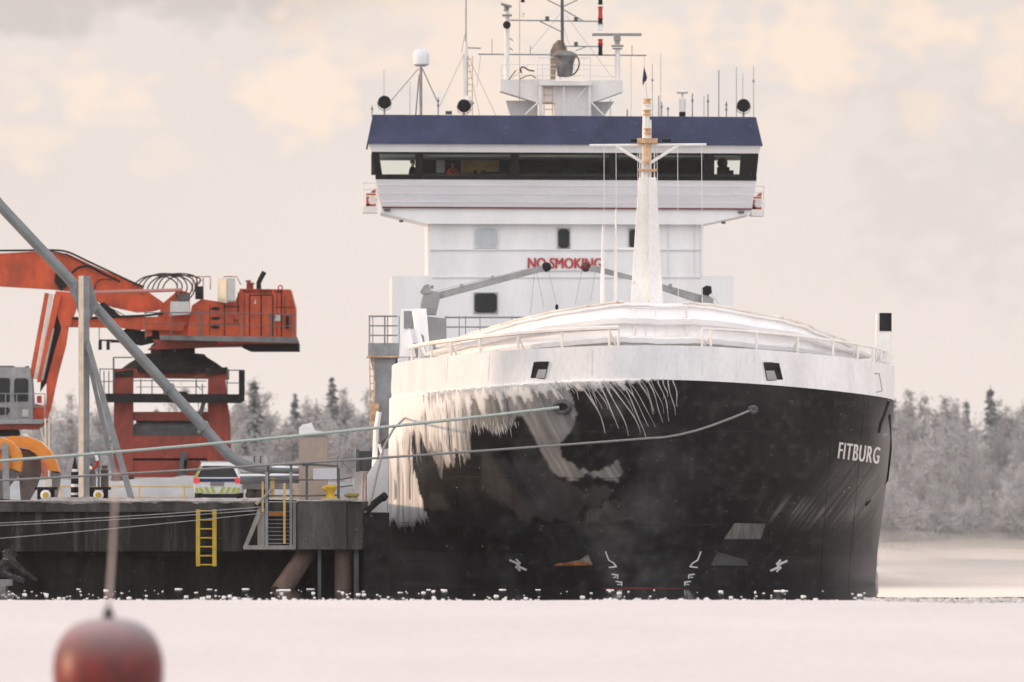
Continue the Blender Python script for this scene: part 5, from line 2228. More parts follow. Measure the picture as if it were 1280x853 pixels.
# bollards
bo = thing('mooring_bollard', 'bright yellow mooring bollard with a hooked head on the quay corner', 'bollard', (X(412), QD - .8, QZ), 'bollards on the quay corner')
b = MB()
d = QD - .9
b.lathe(P(413, 625, d), [(.28, -.03), (.28, .03), (.14, .06), (.12, .22), (.17, .30), (.20, .38), (.14, .45), (.02, .46)], 16)
b.build('bollard_post', YELLOW, bo, smooth=True)
b = MB()
b.ball(P(409, 611, d), .13, 12, (1.3, .9, .8))
b.build('bollard_horn', YELLOW, bo, smooth=True)
bo = thing('mooring_bollard', 'low olive mooring bollard beside the ship, right of the yellow one', 'bollard', (X(441), QD - .6, QZ), 'bollards on the quay corner')
b = MB()
b.lathe(P(441, 625, QD - .8), [(.18, -.03), (.14, .03), (.13, .07), (.2, .13), (.19, .19), (.02, .22)], 16)
b.build('bollard_post', OLIVE, bo, smooth=True)
b = MB()
b.ball(P(436, 619.5, QD - .8), .1, 10, (1.5, .9, .7))
b.build('bollard_horn', OLIVE, bo, smooth=True)

# rope eye hanging with a roller fender
b = MB()
b.T([(458, 639, QD - 1.5), (470, 628, QD - 1.4), (482, 619, QD - 1.2)], 9, 10)
b.ball(P(479, 622, QD - 1.3), .13, 10)
solo(b.build('roller_fender', RUBBER, smooth=True), 'dark rubber roller fender between the fender block and the iced hull', 'fender')

# timber and tyre fender at far left
b = MB()
b.tube([P(2, 722, 298.6), P(14, 690, 299.0)], .20, 8)
b.ball(P(11, 692, 299.0), .19, 10, (1.1, 1, .8))
b.ball(P(9, 706, 298.8), .25, 10, (1, 1, .9))
b.tube([P(12, 700, 298.7), P(28, 714, 298.6), P(46, 726, 298.5)], [.15, .10, .05], 8)
b.tube([P(-12, 716, 298.6), P(12, 721, 298.5), P(30, 728, 298.5)], .12, 8)
b.tube([P(-40, 712, 298.6), P(0, 718, 298.5)], .3, 8)
solo(b.build('fender_log', mat('fender_dark', (.035, .034, .034), .8, .5, 4, snow=.2), smooth=True), 'frost-dusted dark rubber fender slumped against the quay foot', 'fender')
b = MB()
b.wbox((X(-80), 296.5, -.05), (X(14), 298.0, .12))
b.wbox((X(-80), 297.2, .12), (X(20), 298.2, .3))
solo(b.build('floating_pontoon', mat('pontoon_grey', (.19, .185, .18), .8, .2, 2, snow=.2)), 'low grey floating pontoon at the foot of the quay below the dark fender', 'pontoon')

# ------------------------------------------------------------------ loading pipe and its stand
lp = thing('loading_pipe', 'long grey loading pipe slanting down to the quay and bending level', 'pipe', (X(200, 302), 302, QZ))
D = 302.0
pts = [(-90, 142), (0, 257), (105, 369), (200, 474), (244, 523), (262, 543), (277, 560), (291, 573), (305, 581), (320, 585.5), (336, 587)]
b = MB()
b.T([(x, y, D) for x, y in pts], 13.6, 16)
b.build('pipe_run', PIPEM, lp, smooth=True)
b = MB()
b.T([(336, 587, D), (376, 588, D + .2)], 10, 12)
b.T([(334, 586, D), (339, 587, D)], 14, 12)
b.T([(300, 599, D + .7), (376, 598, D + .7)], 13, 12)
b.build('pipe_tail', PIPESN, lp, smooth=True)
for x, y in ((211, 486), (254, 535)):
    b = MB()
    b.T([(x - 1.5, y - 2.5, D), (x + 1.5, y + 1.5, D)], 16.5, 16)
    b.ball(P(x - 5, y + 5.5, D - .1), .06, 8)
    b.build('pipe_collar', PIPEM, lp)
ps = thing('pipe_stand', 'grey braced steel stand carrying the slanting loading pipe', 'support', (X(105, 301), 301, QZ))
b = MB()
c = P(105, 627, 301.3)
s = .165
tz = Z(345, 301.3)
# a square post set cornerwise, one face to the low sun
a = [(c.x - s * 1.02, c.y + s * .25), (c.x - s * .05, c.y - s), (c.x + s * 1.02, c.y - s * .25), (c.x + s * .05, c.y + s)]
b.hexa([(a[0][0], a[0][1], QZ - .05), (a[1][0], a[1][1], QZ - .05), (a[1][0], a[1][1], tz), (a[0][0], a[0][1], tz),
        (a[3][0], a[3][1], QZ - .05), (a[2][0], a[2][1], QZ - .05), (a[2][0], a[2][1], tz), (a[3][0], a[3][1], tz)])
b.build('post', GALV, ps)
b = MB()
b.prism([(86, 363), (99, 350), (99, 380), (97, 380)], D - .45, .12)
b.prism([(112, 368), (117, 368), (124, 382), (112, 400)], D - .45, .12)
b.prism([(88, 360), (113, 348), (123, 384), (98, 392)], D - .32, .06)
b.build('gusset', GALV, ps)
b = MB()
b.prism([(107, 432), (112, 426), (169, 627), (161, 627)], 301.0, .16)
b.build('brace', GALV, ps)
b = MB()
b.prism([(105, 437), (110, 437), (146, 592), (140, 592)], 302.0, .16)
b.build('brace', GALV, ps)
b = MB()
b.prism([(110, 560), (125, 548), (129, 553), (112, 568)], 301.2, .12)
b.prism([(134, 553), (142, 548), (142, 552), (134, 557)], 301.2, .12)
b.build('stay', GALV, ps)

# ------------------------------------------------------------------ mooring ropes
def sag(a, b_, n, s):
    return [a.lerp(b_, i / n) - Vector((0, 0, s * 4 * (i / n) * (1 - i / n))) for i in range(n + 1)]


b = MB()
A0 = P(-330, 596, 299.0)
b.tube(sag(A0, on_hull(699, 509.5, .15), 40, .22), .047, 7)
solo(b.build('mooring_rope', ROPEG), 'upper pale green mooring rope reaching the hull\'s left fairlead', 'rope')
b = MB()
mid = on_hull(812, 548, .12)
pts = sag(P(-330, 616, 298.5), mid, 36, .13)
for x, y in ((830, 547), (850, 543.5), (870, 538.5), (890, 532), (910, 524.5), (925, 518.5), (939, 512.5)):
    pts.append(on_hull(x, y, .07))
b.tube(pts, .036, 7)
solo(b.build('mooring_rope', ROPED), 'lower grey mooring rope crossing the bow to the hull\'s right fairlead', 'rope')
b = MB()
b.tube([on_hull(506, 523, .3), P(492, 536, 300.0), P(481, 556, 299.2), P(472, 590, 298.7), P(465, 622, 298.5), P(458, 640, 298.5)], .035, 7)
solo(b.build('mooring_rope', ROPED), 'steep grey rope from the iced bow corner down to the fender block', 'rope')
for (x0, y0), (x1, y1), lb in (((-10, 654.5), (326, 634), 'topmost thin line drooping along the quay wall to the stair strut'),
                              ((-10, 657.5), (325, 638), 'middle thin line drooping along the quay wall to the stair strut'),
                              ((-10, 674), (326, 642), 'lowest thin line crossing the quay wall, behind the yellow ladder\'s top')):
    b = MB()
    b.tube(sag(P(x0, y0, 299.3), P(x1, y1, 299.0), 14, .03), .012, 5)
    solo(b.build('thin_line', WIRE), lb, 'rope')

# ------------------------------------------------------------------ small gear on the quay
mk = thing('striped_marker', 'black and white banded pointed marker post beside the pipe stand', 'marker', (X(93.5, 304), 304, QZ))
d = 304
for k_, (y0, y1, r0, r1, m_) in enumerate(((625, 619, .125, .125, 0), (619, 616, .115, .115, 1), (616, 609, .125, .125, 0), (609, 605, .115, .11, 1), (605, 598, .122, .12, 0), (598, 595, .105, .1, 1),
                                           (595, 590, .118, .115, 0), (590, 586.5, .095, .09, 1), (586.5, 580, .085, .055, 0), (580, 571, .055, .015, 0))):
    b = MB()
    b.tube([P(93.5, y0, d), P(93.5, y1, d)], [r0, r1], 12)
    b.build('white_band' if m_ else 'black_band', SNOW if m_ else BLACKM, mk)


def trestle(px, label, w_):
    t_ = thing('wheeled_trestle', label, 'trestle', (X(px, 303), 303, QZ), 'low trestles with yellow hubs')
    b = MB()
    d = 303
    b.box(px - w_ / 2, px + w_ / 2, 609, 612.5, d, .9)
    b.box(px - w_ / 2 + 3, px - w_ / 2 + 9, 612.4, 626, d + .1, .5)
    b.box(px + w_ / 2 - 9, px + w_ / 2 - 3, 612.4, 626, d + .1, .5)
    b.build('trestle_frame', BLACKM, t_)
    b = MB()
    b.lathe(P(px, 619, d + .05), [(.02, -.12), (.15, -.1), (.17, .1), (.02, .12)], 16, 'Y')
    b.build('trestle_wheel', SNOW, t_)
    b = MB()
    b.lathe(P(px, 619, d - .1), [(.02, -.04), (.085, -.03), (.09, .03), (.02, .04)], 14, 'Y')
    b.build('wheel_hub', YELLOW, t_)


trestle(123, 'low black trestle with a yellow-hubbed wheel right of the pipe stand', 29)
trestle(57, 'low black trestle with a yellow-hubbed wheel below the orange grab', 27)
lb_ = thing('lifebuoy_stand', 'red and white lifebuoy on a thin post behind the pipe stand', 'lifebuoy', (X(118, 304), 304, QZ))
d = 304
b = MB()
b.T([(123.5, 627, d), (123.5, 560, d)], 2.4, 6)
b.build('stand_post', GALV, lb_)
ring = [P(115 + 6.5 * math.cos(a), 576 + 9.5 * math.sin(a), d - .08) for a in np.linspace(0, 2 * math.pi, 25)]
for k_ in range(4):
    b = MB()
    b.tube(ring[k_ * 6:k_ * 6 + 7], .05, 8)
    b.build('buoy_quarter', RED if k_ % 2 == 0 else SNOW, lb_)
b = MB()
b.box(126, 135, 587, 609, 303.6, .4)
b.box(127, 134, 582, 586.5, 303.6, .4)
solo(b.build('oil_drum', mat('drum_dark_brown', (.10, .075, .06), .7, .3, 3, rust=.3)), 'dark brown drum standing on the black trestle right of the pipe stand', 'drum')
b = MB()
b.box(111, 119, 592, 608.5, 303.5, .4)
b.prism([(111, 592), (119, 592), (117, 586), (113, 588)], 303.5, .4)
solo(b.build('tool_chest', mat('chest_greybrown', (.14, .12, .11), .7, .3, 3, snow=.5)), 'grey-brown chest on the black trestle, left of the dark drum', 'chest')

# orange grabs lying on the quay
def arc_shell(b, outer, inner, d, dep):
    n = len(outer)
    o_ = [P(x, y, d) for x, y in outer]
    i_ = [P(x, y, d) for x, y in inner]
    e = Vector((0, dep, 0))
    for k_ in range(n - 1):
        a = [o_[k_], o_[k_ + 1], i_[k_ + 1], i_[k_]]
        b.hexa(a + [v_ + e for v_ in a])


gr = thing('grab_bucket', 'big orange clamshell grab bucket with worn steel lips lying on the quay, right one', 'grab', (X(40, 306), 306, QZ), 'orange grab buckets')
b = MB()
arc_shell(b, [(2, 549), (14, 545), (34, 546), (50, 552), (62, 563), (70, 577), (74, 592)], [(6, 560), (18, 558), (32, 560), (44, 567), (52, 576), (58, 586), (64, 590)], 305.5, 1.4)
b.build('grab_shell', GRABOR, gr)
b = MB()
b.prism([(64, 589), (74.5, 590), (73, 606), (69, 626), (66, 626)], 305.5, 1.2)
b.build('grab_tooth', GRABST, gr)
b = MB()
b.prism([(22, 560), (40, 563), (50, 572), (52, 590), (45, 612), (36, 627), (26, 627), (24, 600), (22, 575)], 306.3, .3)
b.build('grab_inner_plate', GRABST, gr)
b = MB()
b.prism([(51, 572), (57, 580), (59, 597), (55, 600), (52, 590)], 305.3, .3)
b.build('grab_marking', mat('pink_red_paint', (.55, .16, .12), .6, .2, 4), gr)
gr = thing('grab_bucket', 'orange clamshell grab bucket cut by the left picture edge, hinge side turned outward', 'grab', (X(5, 304.5), 304.5, QZ), 'orange grab buckets')
b = MB()
arc_shell(b, [(-30, 560), (-14, 549), (0, 547), (14, 552), (24, 563), (27, 574), (25, 590)], [(-20, 568), (-8, 562), (0, 560), (8, 565), (14, 572), (16, 580), (15, 586)], 304.0, 1.2)
arc_shell(b, [(-12, 566), (2, 562), (12, 570), (16, 580)], [(-12, 590), (0, 590), (8, 590), (14, 588)], 304.3, .8)
b.build('grab_shell', GRABOR, gr)
b = MB()
b.prism([(-14, 590), (15, 586), (25, 590), (12, 606), (2, 624), (-14, 626)], 304.1, .9)
b.build('grab_inner_plate', GRABST, gr)
b = MB()
b.prism([(2, 553), (10, 556), (12, 626), (4, 626)], 303.7, .25)
b.build('grab_arm', GREYST, gr)
b = MB()
for px in (56.5, 61):
    b.T([(px, 627, 312), (px + .3, 523, 312)], 2.2, 6)
b.T([(62, 528, 312), (71, 528, 312)], 1.2, 5)
b.T([(57, 560, 312), (51, 535, 312)], 1.2, 5)
solo(b.build('lamp_standard', CREAMBX), 'slim pale double pole standing behind the orange grab', 'pole')

# snowy gear behind the pipe's tail
tk = thing('tank_trailer', 'snow-topped grey trailer with dark underframe behind the end of the loading pipe', 'trailer', (X(320, 330), 330, QZ))
b = MB()
b.box(300, 334, 571, 590, 330, 2)
b.build('trailer_tank', mat('tank_snowy', (.42, .41, .40), .7, .1, 2, snow=.5), tk)
b = MB()
for px in (317, 325):
    b.box(px, px + 1.5, 570, 588, 329.9, 2.2)
b.build('tank_strap', GREYDK, tk)
b = MB()
b.box(303, 372, 600, 612, 329.7, 2)
b.build('trailer_bed', mat('bed_greybrown', (.15, .14, .135), .8, .3, 2, snow=.3), tk)
b = MB()
b.box(308, 334, 611.9, 624, 329.9, 1.6)
for px in (313, 325):
    b.lathe(P(px, 619, 329.8), [(.02, -.1), (.17, -.1), (.17, .1), (.02, .1)], 12, 'Y')
b.build('trailer_running_gear', mat('underframe', (.05, .042, .04), .8, .3, 3), tk)
b = MB()
b.box(364, 374, 600, 625, 318, .6)
solo(b.build('crate_pallet', mat('pallet_wood', (.33, .27, .22), .8, .2, 4)), 'pale wooden crate standing between the stair rail and the beige cabinet', 'crate')
b = MB()
b.T([(421.5, 622, 420), (422, 572, 420), (424, 570, 420)], 1.4, 5)
b.T([(422, 573, 420), (440, 590, 420)], .8, 4)
b.T([(422, 573, 420), (408, 576, 420)], .8, 4)
solo(b.build('light_pole', GREYDK), 'thin dark pole with stay wires behind the beige cabinet', 'pole')

# ------------------------------------------------------------------ police car seen from behind
CD = 386.0
car = thing('police_car', 'white police car seen from behind, red tail lamps lit, parked on the quay', 'car', (X(272, CD), CD, QZ))
s = F / CD
cx = 272.0


def ring_at(y, sections):
    return [Vector(((cx - 640) / s * 1.0 + hx, CD + y, z)) for hx, z in sections]


z0 = QZ + .02
secs = []
for y, sx, zt, zr, rw in ((0.0, .98, .81, .81, .88), (.12, 1.0, .85, .85, .90), (.75, 1.0, .90, 1.40, .64), (1.2, 1.0, .90, 1.42, .63), (2.6, 1.0, .88, 1.38, .62), (3.5, .98, .86, .87, .80), (4.5, .90, .70, .70, .75)):
    wd = .94 * sx
    secs.append([(-wd * .97, z0 + .22), (-wd, z0 + .55), (-wd * .985, z0 + zt - .08), (-wd * .93, z0 + zt), (-rw, z0 + zr), (rw, z0 + zr), (wd * .93, z0 + zt), (wd * .985, z0 + zt - .08), (wd, z0 + .55), (wd * .97, z0 + .22)])
ys_ = (0.0, .12, .75, 1.2, 2.6, 3.5, 4.5)
vs = []
for y, se in zip(ys_, secs):
    vs += ring_at(y, se)
fs = []
n_ = 10
for i in range(len(ys_) - 1):
    for j in range(n_):
        fs.append((i * n_ + j, i * n_ + (j + 1) % n_, (i + 1) * n_ + (j + 1) % n_, (i + 1) * n_ + j))
fs += [tuple(range(n_ - 1, -1, -1)), tuple((len(ys_) - 1) * n_ + j for j in range(n_))]
b = MB()
b.add(vs, fs)
body = b.build('body', CARW, car, smooth=True)
cb_ = CD - .02


def cbox(x0, x1, y0, y1, dd=0.0, dep=.04):
    b.box(x0, x1, y0, y1, CD + dd, dep)


# rear glass leaning forward
b = MB()
a = [P(246, 597.5, CD + .02), P(298, 597.5, CD + .02)]
tl, tr = P(253.5, 582.5, CD + .56), P(290.5, 582.5, CD + .56)
b.hexa([a[0], a[1], tr, tl, a[0] + Vector((0, .05, -.0)), a[1] + Vector((0, .05, 0)), tr + Vector((0, .05, -.03)), tl + Vector((0, .05, -.03))])
b.build('rear_window', DGLASS, car)
b = MB()
b.prism([(241.8, 598), (245.5, 597.5), (253, 582), (250.5, 582)], CD + .0, .05)
b.build('lime_pillar_strip', CARY, car)
for px in (245.5, 297.5):
    b = MB()
    b.box(px - 3.6, px + 3.6, 597.5, 604, CD - .05, .08)
    b.build('tail_lamp', TAILL, car)
b = MB()
b.box(249.5, 293.5, 598.5, 602.5, CD - .035, .06)
b.build('tailgate_band', CARBL, car)
b = MB()
b.box(263, 280, 602.5, 607.5, CD - .03, .05)
b.build('number_plate', mat('plate_dull', (.18, .17, .18), .5, .1, 4), car)
for k_ in range(4):
    b = MB()
    for sgn in (-1, 1):
        x0 = 272 + sgn * (2 + k_ * 7.2)
        b.prism([(x0, 617), (x0 + sgn * 4, 617), (x0 + sgn * 7.5, 609 + k_ * .4), (x0 + sgn * 3.5, 608.5 + k_ * .4)] if abs(x0 + sgn * 7.5 - 272) < 31 else [(x0, 617), (x0 + sgn * 3.5, 617), (x0 + sgn * 4.5, 610), (x0 + sgn * 1.5, 610)], CD - .025, .04)
    b.build('lime_chevron', CARY, car)
b = MB()
b.box(244, 300, 617.5, 622.5, CD - .06, .2)
b.build('rear_bumper', BLACKM, car)
b = MB()
b.box(250.5, 284, 576.5, 578.5, CD + .9, .35)
b.build('roof_light_bar', mat('light_bar', (.36, .34, .34), .4, .1, 4), car)
for sx in (-1, 1):
    for yy in (.85, 3.6):
        b = MB()
        b.lathe(Vector(((cx - 640) / s + sx * .80, CD + yy, QZ + .33)), [(.02, -.11), (.33, -.1), (.33, .1), (.02, .11)], 20, 'X')
        b.build('wheel', BLACKM, car)
b = MB()
b.prism([(302.2, 601), (306, 600), (306, 604), (302.4, 604)], CD + 2.3, .12)
b.build('wing_mirror', CARW, car)

# ------------------------------------------------------------------ snow barrier and yellow fence behind
b = MB()
vs, fs = [], []
xs = np.linspace(-60, X(440, 414), 200)
for i, x in enumerate(xs):
    h_ = .85 + (fbm(np.array([x * .6 + 11]), np.array([4.]), 66)[0] - .5) * .5 - (.25 if x > X(300, 414) else 0)
    vs += [(x, 413.5, QZ - .1), (x, 414, QZ + h_ * .75), (x, 414.6, QZ + h_), (x, 418, QZ + h_)]
for i in range(len(xs) - 1):
    for k_ in range(3):
        a = i * 4 + k_
        fs.append((a, a + 4, a + 5, a + 1))
b.add(vs, fs)
solo(b.build('ploughed_snow_bank', BARRIER, smooth=True), 'long grey bank of ploughed snow across the quay behind the police car', 'snow bank')
fe = thing('yellow_fence', 'thin yellow rail fence in front of the snow bank under the portal crane', 'fence', (X(180, 408), 408, QZ))
b = MB()
b.T([(60, 608, 408), (430, 609, 408)], 1.7, 5)
b.T([(60, 622, 408), (430, 622, 408)], 1.4, 5)
b.build('fence_bar', YELDIM, fe)
for px in (75, 174, 230, 330, 400):
    b = MB()
    b.T([(px, 624, 408), (px, 607, 408)], 2.4, 5)
    b.build('fence_post', YELDIM, fe)

# ------------------------------------------------------------------ buoy in the near ice
bu_ = thing('spar_buoy', 'out-of-focus dark red round buoy with a thin spar, frozen in the near ice', 'buoy', (X(135.5, 128), 128, 0))
d = 128
R = 69.5 * d / F
b = MB()
c = P(135.5, 839, d)
prof = []
for k_ in range(21):
    a = -math.pi / 2 + math.pi * k_ / 20
    ca, sa = math.cos(a), math.sin(a)
    prof.append((max(.01, R * abs(ca) ** .72), R * .96 * (1 if sa > 0 else -1) * abs(sa) ** .9))
b.lathe(c, prof, 40)
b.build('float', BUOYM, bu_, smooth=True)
b = MB()
b.lathe(c, [(.10, R * .93), (.075, R * 1.0), (.05, R * 1.09), (.025, R * 1.17)], 14)
b.build('spar_socket', BLACKM, bu_)
b = MB()
b.tube([c + Vector((0, 0, R * 1.1)), P(140.5, 690, d), P(146, 588, d)], [.028, .024, .016], 8)
b.build('spar', mat('spar_pale', (.42, .34, .31), .7, .1, 3), bu_)

# a few snow crystals in the air between the camera and the ship
b = MB()
rr = random.Random(77)
for k_ in range(1500):
    d = rr.uniform(225, 298)
    c = P(rr.uniform(-40, 1320), rr.uniform(20, 745), d)
    r_ = rr.uniform(.003, .008)
    b.add([c + Vector(q) * r_ for q in ((1, 0, 0), (-1, 0, 0), (0, 1, 0), (0, -1, 0), (0, 0, 1), (0, 0, -1))],
          [(0, 2, 4), (2, 1, 4), (1, 3, 4), (3, 0, 4), (2, 0, 5), (1, 2, 5), (3, 1, 5), (0, 3, 5)])
o = b.build('airborne_snow', SNOW)
o['kind'] = 'stuff'
o['label'] = 'fine snow crystals drifting in the air before the dark hull'
# ------------------------------------------------------------------ portal crane
KD = 425.0
kr = thing('portal_crane', 'orange material-handling crane on a red portal with its grey cab hung low on an arm', 'crane', (X(215, KD), KD, QZ))


def kp(name, m, polys, d=KD, dep=2.5, parent=None, label=None):
    b = MB()
    for pl in polys:
        b.prism(pl, d, dep)
    return b.build(name, m, parent or kr, label=label)


def kt(name, m, lines, parent=None, d=KD):
    b = MB()
    for pts, w_ in lines:
        b.tube(rounded([P(x, y, d) for x, y in pts], 2 if 'hose' in name else 0), w_ * d / F / 2, 7)
    return b.build(name, m, parent or kr, smooth=True)


house = kp('machine_house', ORANGE, [[(272, 430), (369, 430), (369, 385), (363, 362), (300, 361), (294, 377), (272, 377)], [(234, 424), (272.2, 424), (272.2, 377), (252, 374), (240, 382), (236, 400)]], KD, 3.0)
for x0, x1, y0, y1 in ((312, 341, 369, 420),):
    fb = MB()
    for xx in (x0, (x0 + x1) / 2, x1):
        fb.box(xx - .6, xx + .6, y0, y1, KD - .03, .05)
    fb.box(x0, x1, y0 - .6, y0 + .6, KD - .03, .05)
    fb.box(280, 280.9, 380, 420, KD - .03, .05)
    fb.box(297, 298, 366, 392, KD - .03, .05)
    fb.box(281, 300, 383, 384, KD - .03, .05)
    fb.box(351.2, 352.4, 362, 424, KD - .05, .06)
    for xx, ya, yb in ((262, 380, 419), (305.5, 368, 420), (326.5, 370, 419), (346, 366, 420), (356, 372, 394)):
        fb.box(xx, xx + .5, ya, yb, KD - .03, .05)
    fb.box(256, 300, 405, 405.5, KD - .03, .05)
    fb.box(343, 367, 384, 384.5, KD - .03, .05)
    fb.build('door_seam', BLACKM, house)
    hb3 = MB()
    for xx in (315, 337, 343, 291, 276):
        hb3.box(xx, xx + 1.2, 394, 398, KD - .12, .1)
    hb3.build('door_handle', GREYDK, house)
fb = MB()
fb.box(343, 350.5, 394, 401.5, KD - .05, .06)
fb.prism([(317.5, 380), (320, 380), (319.5, 373)], KD - .04, .05)
fb.build('data_plate', PALEBX, house)
fb = MB()
for y in (386, 398, 409):
    fb.ball(P(269, y, KD - .03), .2, 8, (1, .3, .35))
fb.box(357, 361, 395, 411, KD - .1, .12)
fb.box(292.5, 294, 399.5, 402.5, KD - .04, .05)
fb.box(296, 297.5, 399.5, 402.5, KD - .04, .05)
fb.build('vent_louvre', COALBL, house)
lettering('MANTSINEN 140', 7.2, 303.5, 366.8, lambda x, y, u: P(x, y, KD - .04), 'maker_lettering', mat('letter_dark_red', (.05, .012, .012), .7, .1, 3), house, stretch=.9, bold=0, strokes=2)
kp('counterweight', COALBL, [[(300, 429), (373, 429), (373, 439), (312, 439), (303, 435)]], KD + .2, 3.0)
kp('underframe', ORANGE2, [[(190, 424.5), (306, 424.5), (304, 433), (252, 434), (200, 437), (184, 437), (196, 430)]], KD + .1, 2.6)
kp('walkway', mat('walkway_worn', (.15, .15, .15), .7, .25, 2, rust=.2), [[(200, 419.5), (371, 421.5), (374, 429), (200, 425)]], KD - .9, .9)
kt('walkway_rail', mat('rail_worn', (.13, .115, .11), .7, .2, 3), [([(180, 391), (250, 391), (370, 393)], 1.4), ([(180, 404), (370, 408)], 1.1)] + [([(x, 424, ), (x, 392)], 1.5) for x in (182, 214, 248, 253, 303, 337, 339.5, 367)], d=KD - .85)
kt('roof_rail', ORANGE2, [([(241, 365), (241, 346), (263, 346), (263, 362)], 1.3), ([(254, 375), (254, 347)], 1.1), ([(247, 372), (247, 352), (254, 350)], 1.0), ([(280, 350), (280, 346), (296, 346), (301, 356)], 1.2), ([(222, 360), (222, 346)], 1.0)])
b = MB()
c0, c1, c2 = P(272, 377, KD - .2), P(283, 379, KD - .62), P(294, 377, KD - .2)
h_ = P(0, 348, KD).z - P(0, 377, KD).z
b.hexa([c0, c1, c1 + Vector((0, 0, h_)), c0 + Vector((0, 0, h_)), P(283, 377, KD + .2), c2, c2 + Vector((0, 0, h_)), P(283, 377, KD + .2) + Vector((0, 0, h_))])
b.build('rooftop_cabinet', CREAMBX, kr, label='cabinet on the machine house, low sunlight put into its cream colour')  # yellow sunlight on the left face is put into the cream
kp('cabinet_shade_face', PALEBX, [[(284, 376), (293.5, 376), (293.5, 348), (284, 348)]], KD - .66, .3)  # grey plate painting the same cabinet's shaded face
b = MB()
b.T([(323.5, 362, KD + 1), (323.5, 354, KD + 1), (326, 348, KD + 1), (330.5, 340, KD + 1)], 6.2, 9)
b.build('exhaust_stack', COALBL, kr)
for px, y in ((310.5, 351.5), (314.5, 354.5)):
    b = MB()
    b.lathe(P(px, y + 4, KD + 1), [(.09, -.2), (.08, .1), (.13, .1), (.12, .16), (.02, .18)], 12)
    b.build('filler_stub', ORANGE2, kr)
b = MB()
b.tube([P(350.5 + 2.6 * math.cos(a), 360 + 2.8 * math.sin(a), KD + 1) for a in np.linspace(0, 2 * math.pi, 13)], .03, 6)
b.build('lifting_eye', RED, kr)
kp('electric_box', PALEBX, [[(212, 395), (236.5, 393), (236.5, 377), (213, 377)]], KD - .6, .4)
kp('box_bracket', COALBL, [[(244, 374), (253, 374), (253, 358), (244, 358)]], KD - .1, .8)
kp('box_bracket', GREYDK, [[(222, 376), (236, 376), (236, 368), (222, 368)]], KD - .5, .6)
# boom, arm and cab
boom = kp('main_boom', ORANGE, [[(-140, 318), (0, 317), (42, 314.5), (84, 317), (120, 334), (172, 356), (205, 379), (210, 384), (190, 389), (170, 390.5), (140, 384), (112, 374), (86, 364), (60, 361.5), (0, 358), (-140, 352)]], KD + .5, 1.1)
kp('boom_root', ORANGE, [[(205, 378), (224, 362), (236, 366), (236, 424), (200, 424), (196, 398)]], KD + .2, 1.6)
kt('boom_hose', BLACKM, [([(-140, 314), (20, 313.5), (64, 312.5), (84, 314), (104, 324), (140, 341), (165, 353), (180, 359)], 2.6), ([(60, 314), (80, 317), (96, 325), (120, 338)], 1.6),
                         ([(90, 342), (95, 336), (103, 333), (113, 333), (130, 343), (150, 352)], 3.0), ([(118, 362), (120, 353), (127, 349), (140, 350)], 1.3)], d=KD + .3)
kp('boom_pivot', COALBL, [[(70, 340), (82, 345), (84, 358), (76, 364), (68, 352)]], KD + .4, .3)
b = MB()
for i in range(7):
    x0, x1, tp = 166 + i * 6, 206 + i * 6.2, 347 - (i % 3) * 1.3
    hd = KD + i * .1
    b.tube(rounded([P(x, y, hd) for x, y in ((x0, 358 + i * 1.2), (x0 + 4, tp + 6), (x0 + 16, tp - 2), (x1 - 4, tp - 2.5), (x1 + 10, tp + 2), (min(x1 + 17, 245), 358), (min(x1 + 12, 241), 370), (231, 377))], 3), 1.7 * hd / F / 2, 6)
b.build('hose_loop', mat('hose_dusty', (.045, .042, .04), .7, .3, 3), kr, smooth=True)
kp('cab_riser_plate', ORANGE, [[(70, 364), (94, 366), (96, 384), (88, 408), (76, 408), (66, 376)]], KD - .2, .5)
riser = kp('cab_riser', ORANGE, [[(78, 400), (90, 397), (215, 396), (232, 404), (228, 414), (170, 412), (150, 410), (90, 409), (80, 409)]], KD - .1, .9)
kt('riser_hose', BLACKM, [([(90, 398), (130, 397), (160, 395.5), (180, 395), (204, 392)], 3.0)], riser, KD - .2)
kp('lift_cylinder', COALBL, [[(120, 382), (130, 378), (152, 396), (136, 397)]], KD + .1, .5)
kt('slew_rod', mat('rod_pinkish', (.45, .20, .17), .5, .1, 2), [([(112, 366), (228, 362.5)], 4.6)], d=KD - .7)
kt('riser_wire', BLACKM, [([(124, 378), (155, 394)], 1.2), ([(124, 410), (124, 425)], 1.0)], d=KD - .2)
# the hanging linkage that carries the cab
kp('cab_link', ORANGE, [[(56, 366), (61, 367), (42, 474), (36, 474)]], KD - .2, .3)
kp('cab_link', mat('link_pale', (.62, .56, .50), .5, .1, 3), [[(62, 367), (66, 368), (48, 474), (43, 474)]], KD - .3, .2)
kp('cab_link', ORANGE, [[(68, 368), (76, 370), (52, 478), (46, 478)]], KD - .35, .3)
kp('cab_link', COALBL, [[(76, 372), (83, 378), (64, 470), (50, 490), (54, 440)]], KD - .1, .3)
kp('cab_link', mat('link_rod', (.38, .30, .27), .5, .1, 3), [[(66, 410), (68, 411), (54, 476), (51, 474)]], KD - .4, .12)
kp('cab_arm', ORANGE, [[(80, 400), (87, 398), (82, 432), (72, 470), (63, 512), (55, 530), (44, 526), (58, 505), (58, 478), (68, 440)]], KD - .15, .6)
kp('cab_arm_knuckle', ORANGE, [[(44, 505), (58, 508), (60, 520), (54, 531), (40, 528)]], KD - .3, .8)
kp('cab_arm_pin', REDL, [[(46, 495), (52, 495), (52, 504), (46, 504)]], KD - .45, .2)
cabin = thing_dummy = None
cb = kp('operator_cab', CABG, [[(-26, 524), (41, 524), (41, 500), (38, 462), (34, 459), (-26, 459)]], KD - .8, 1.9)
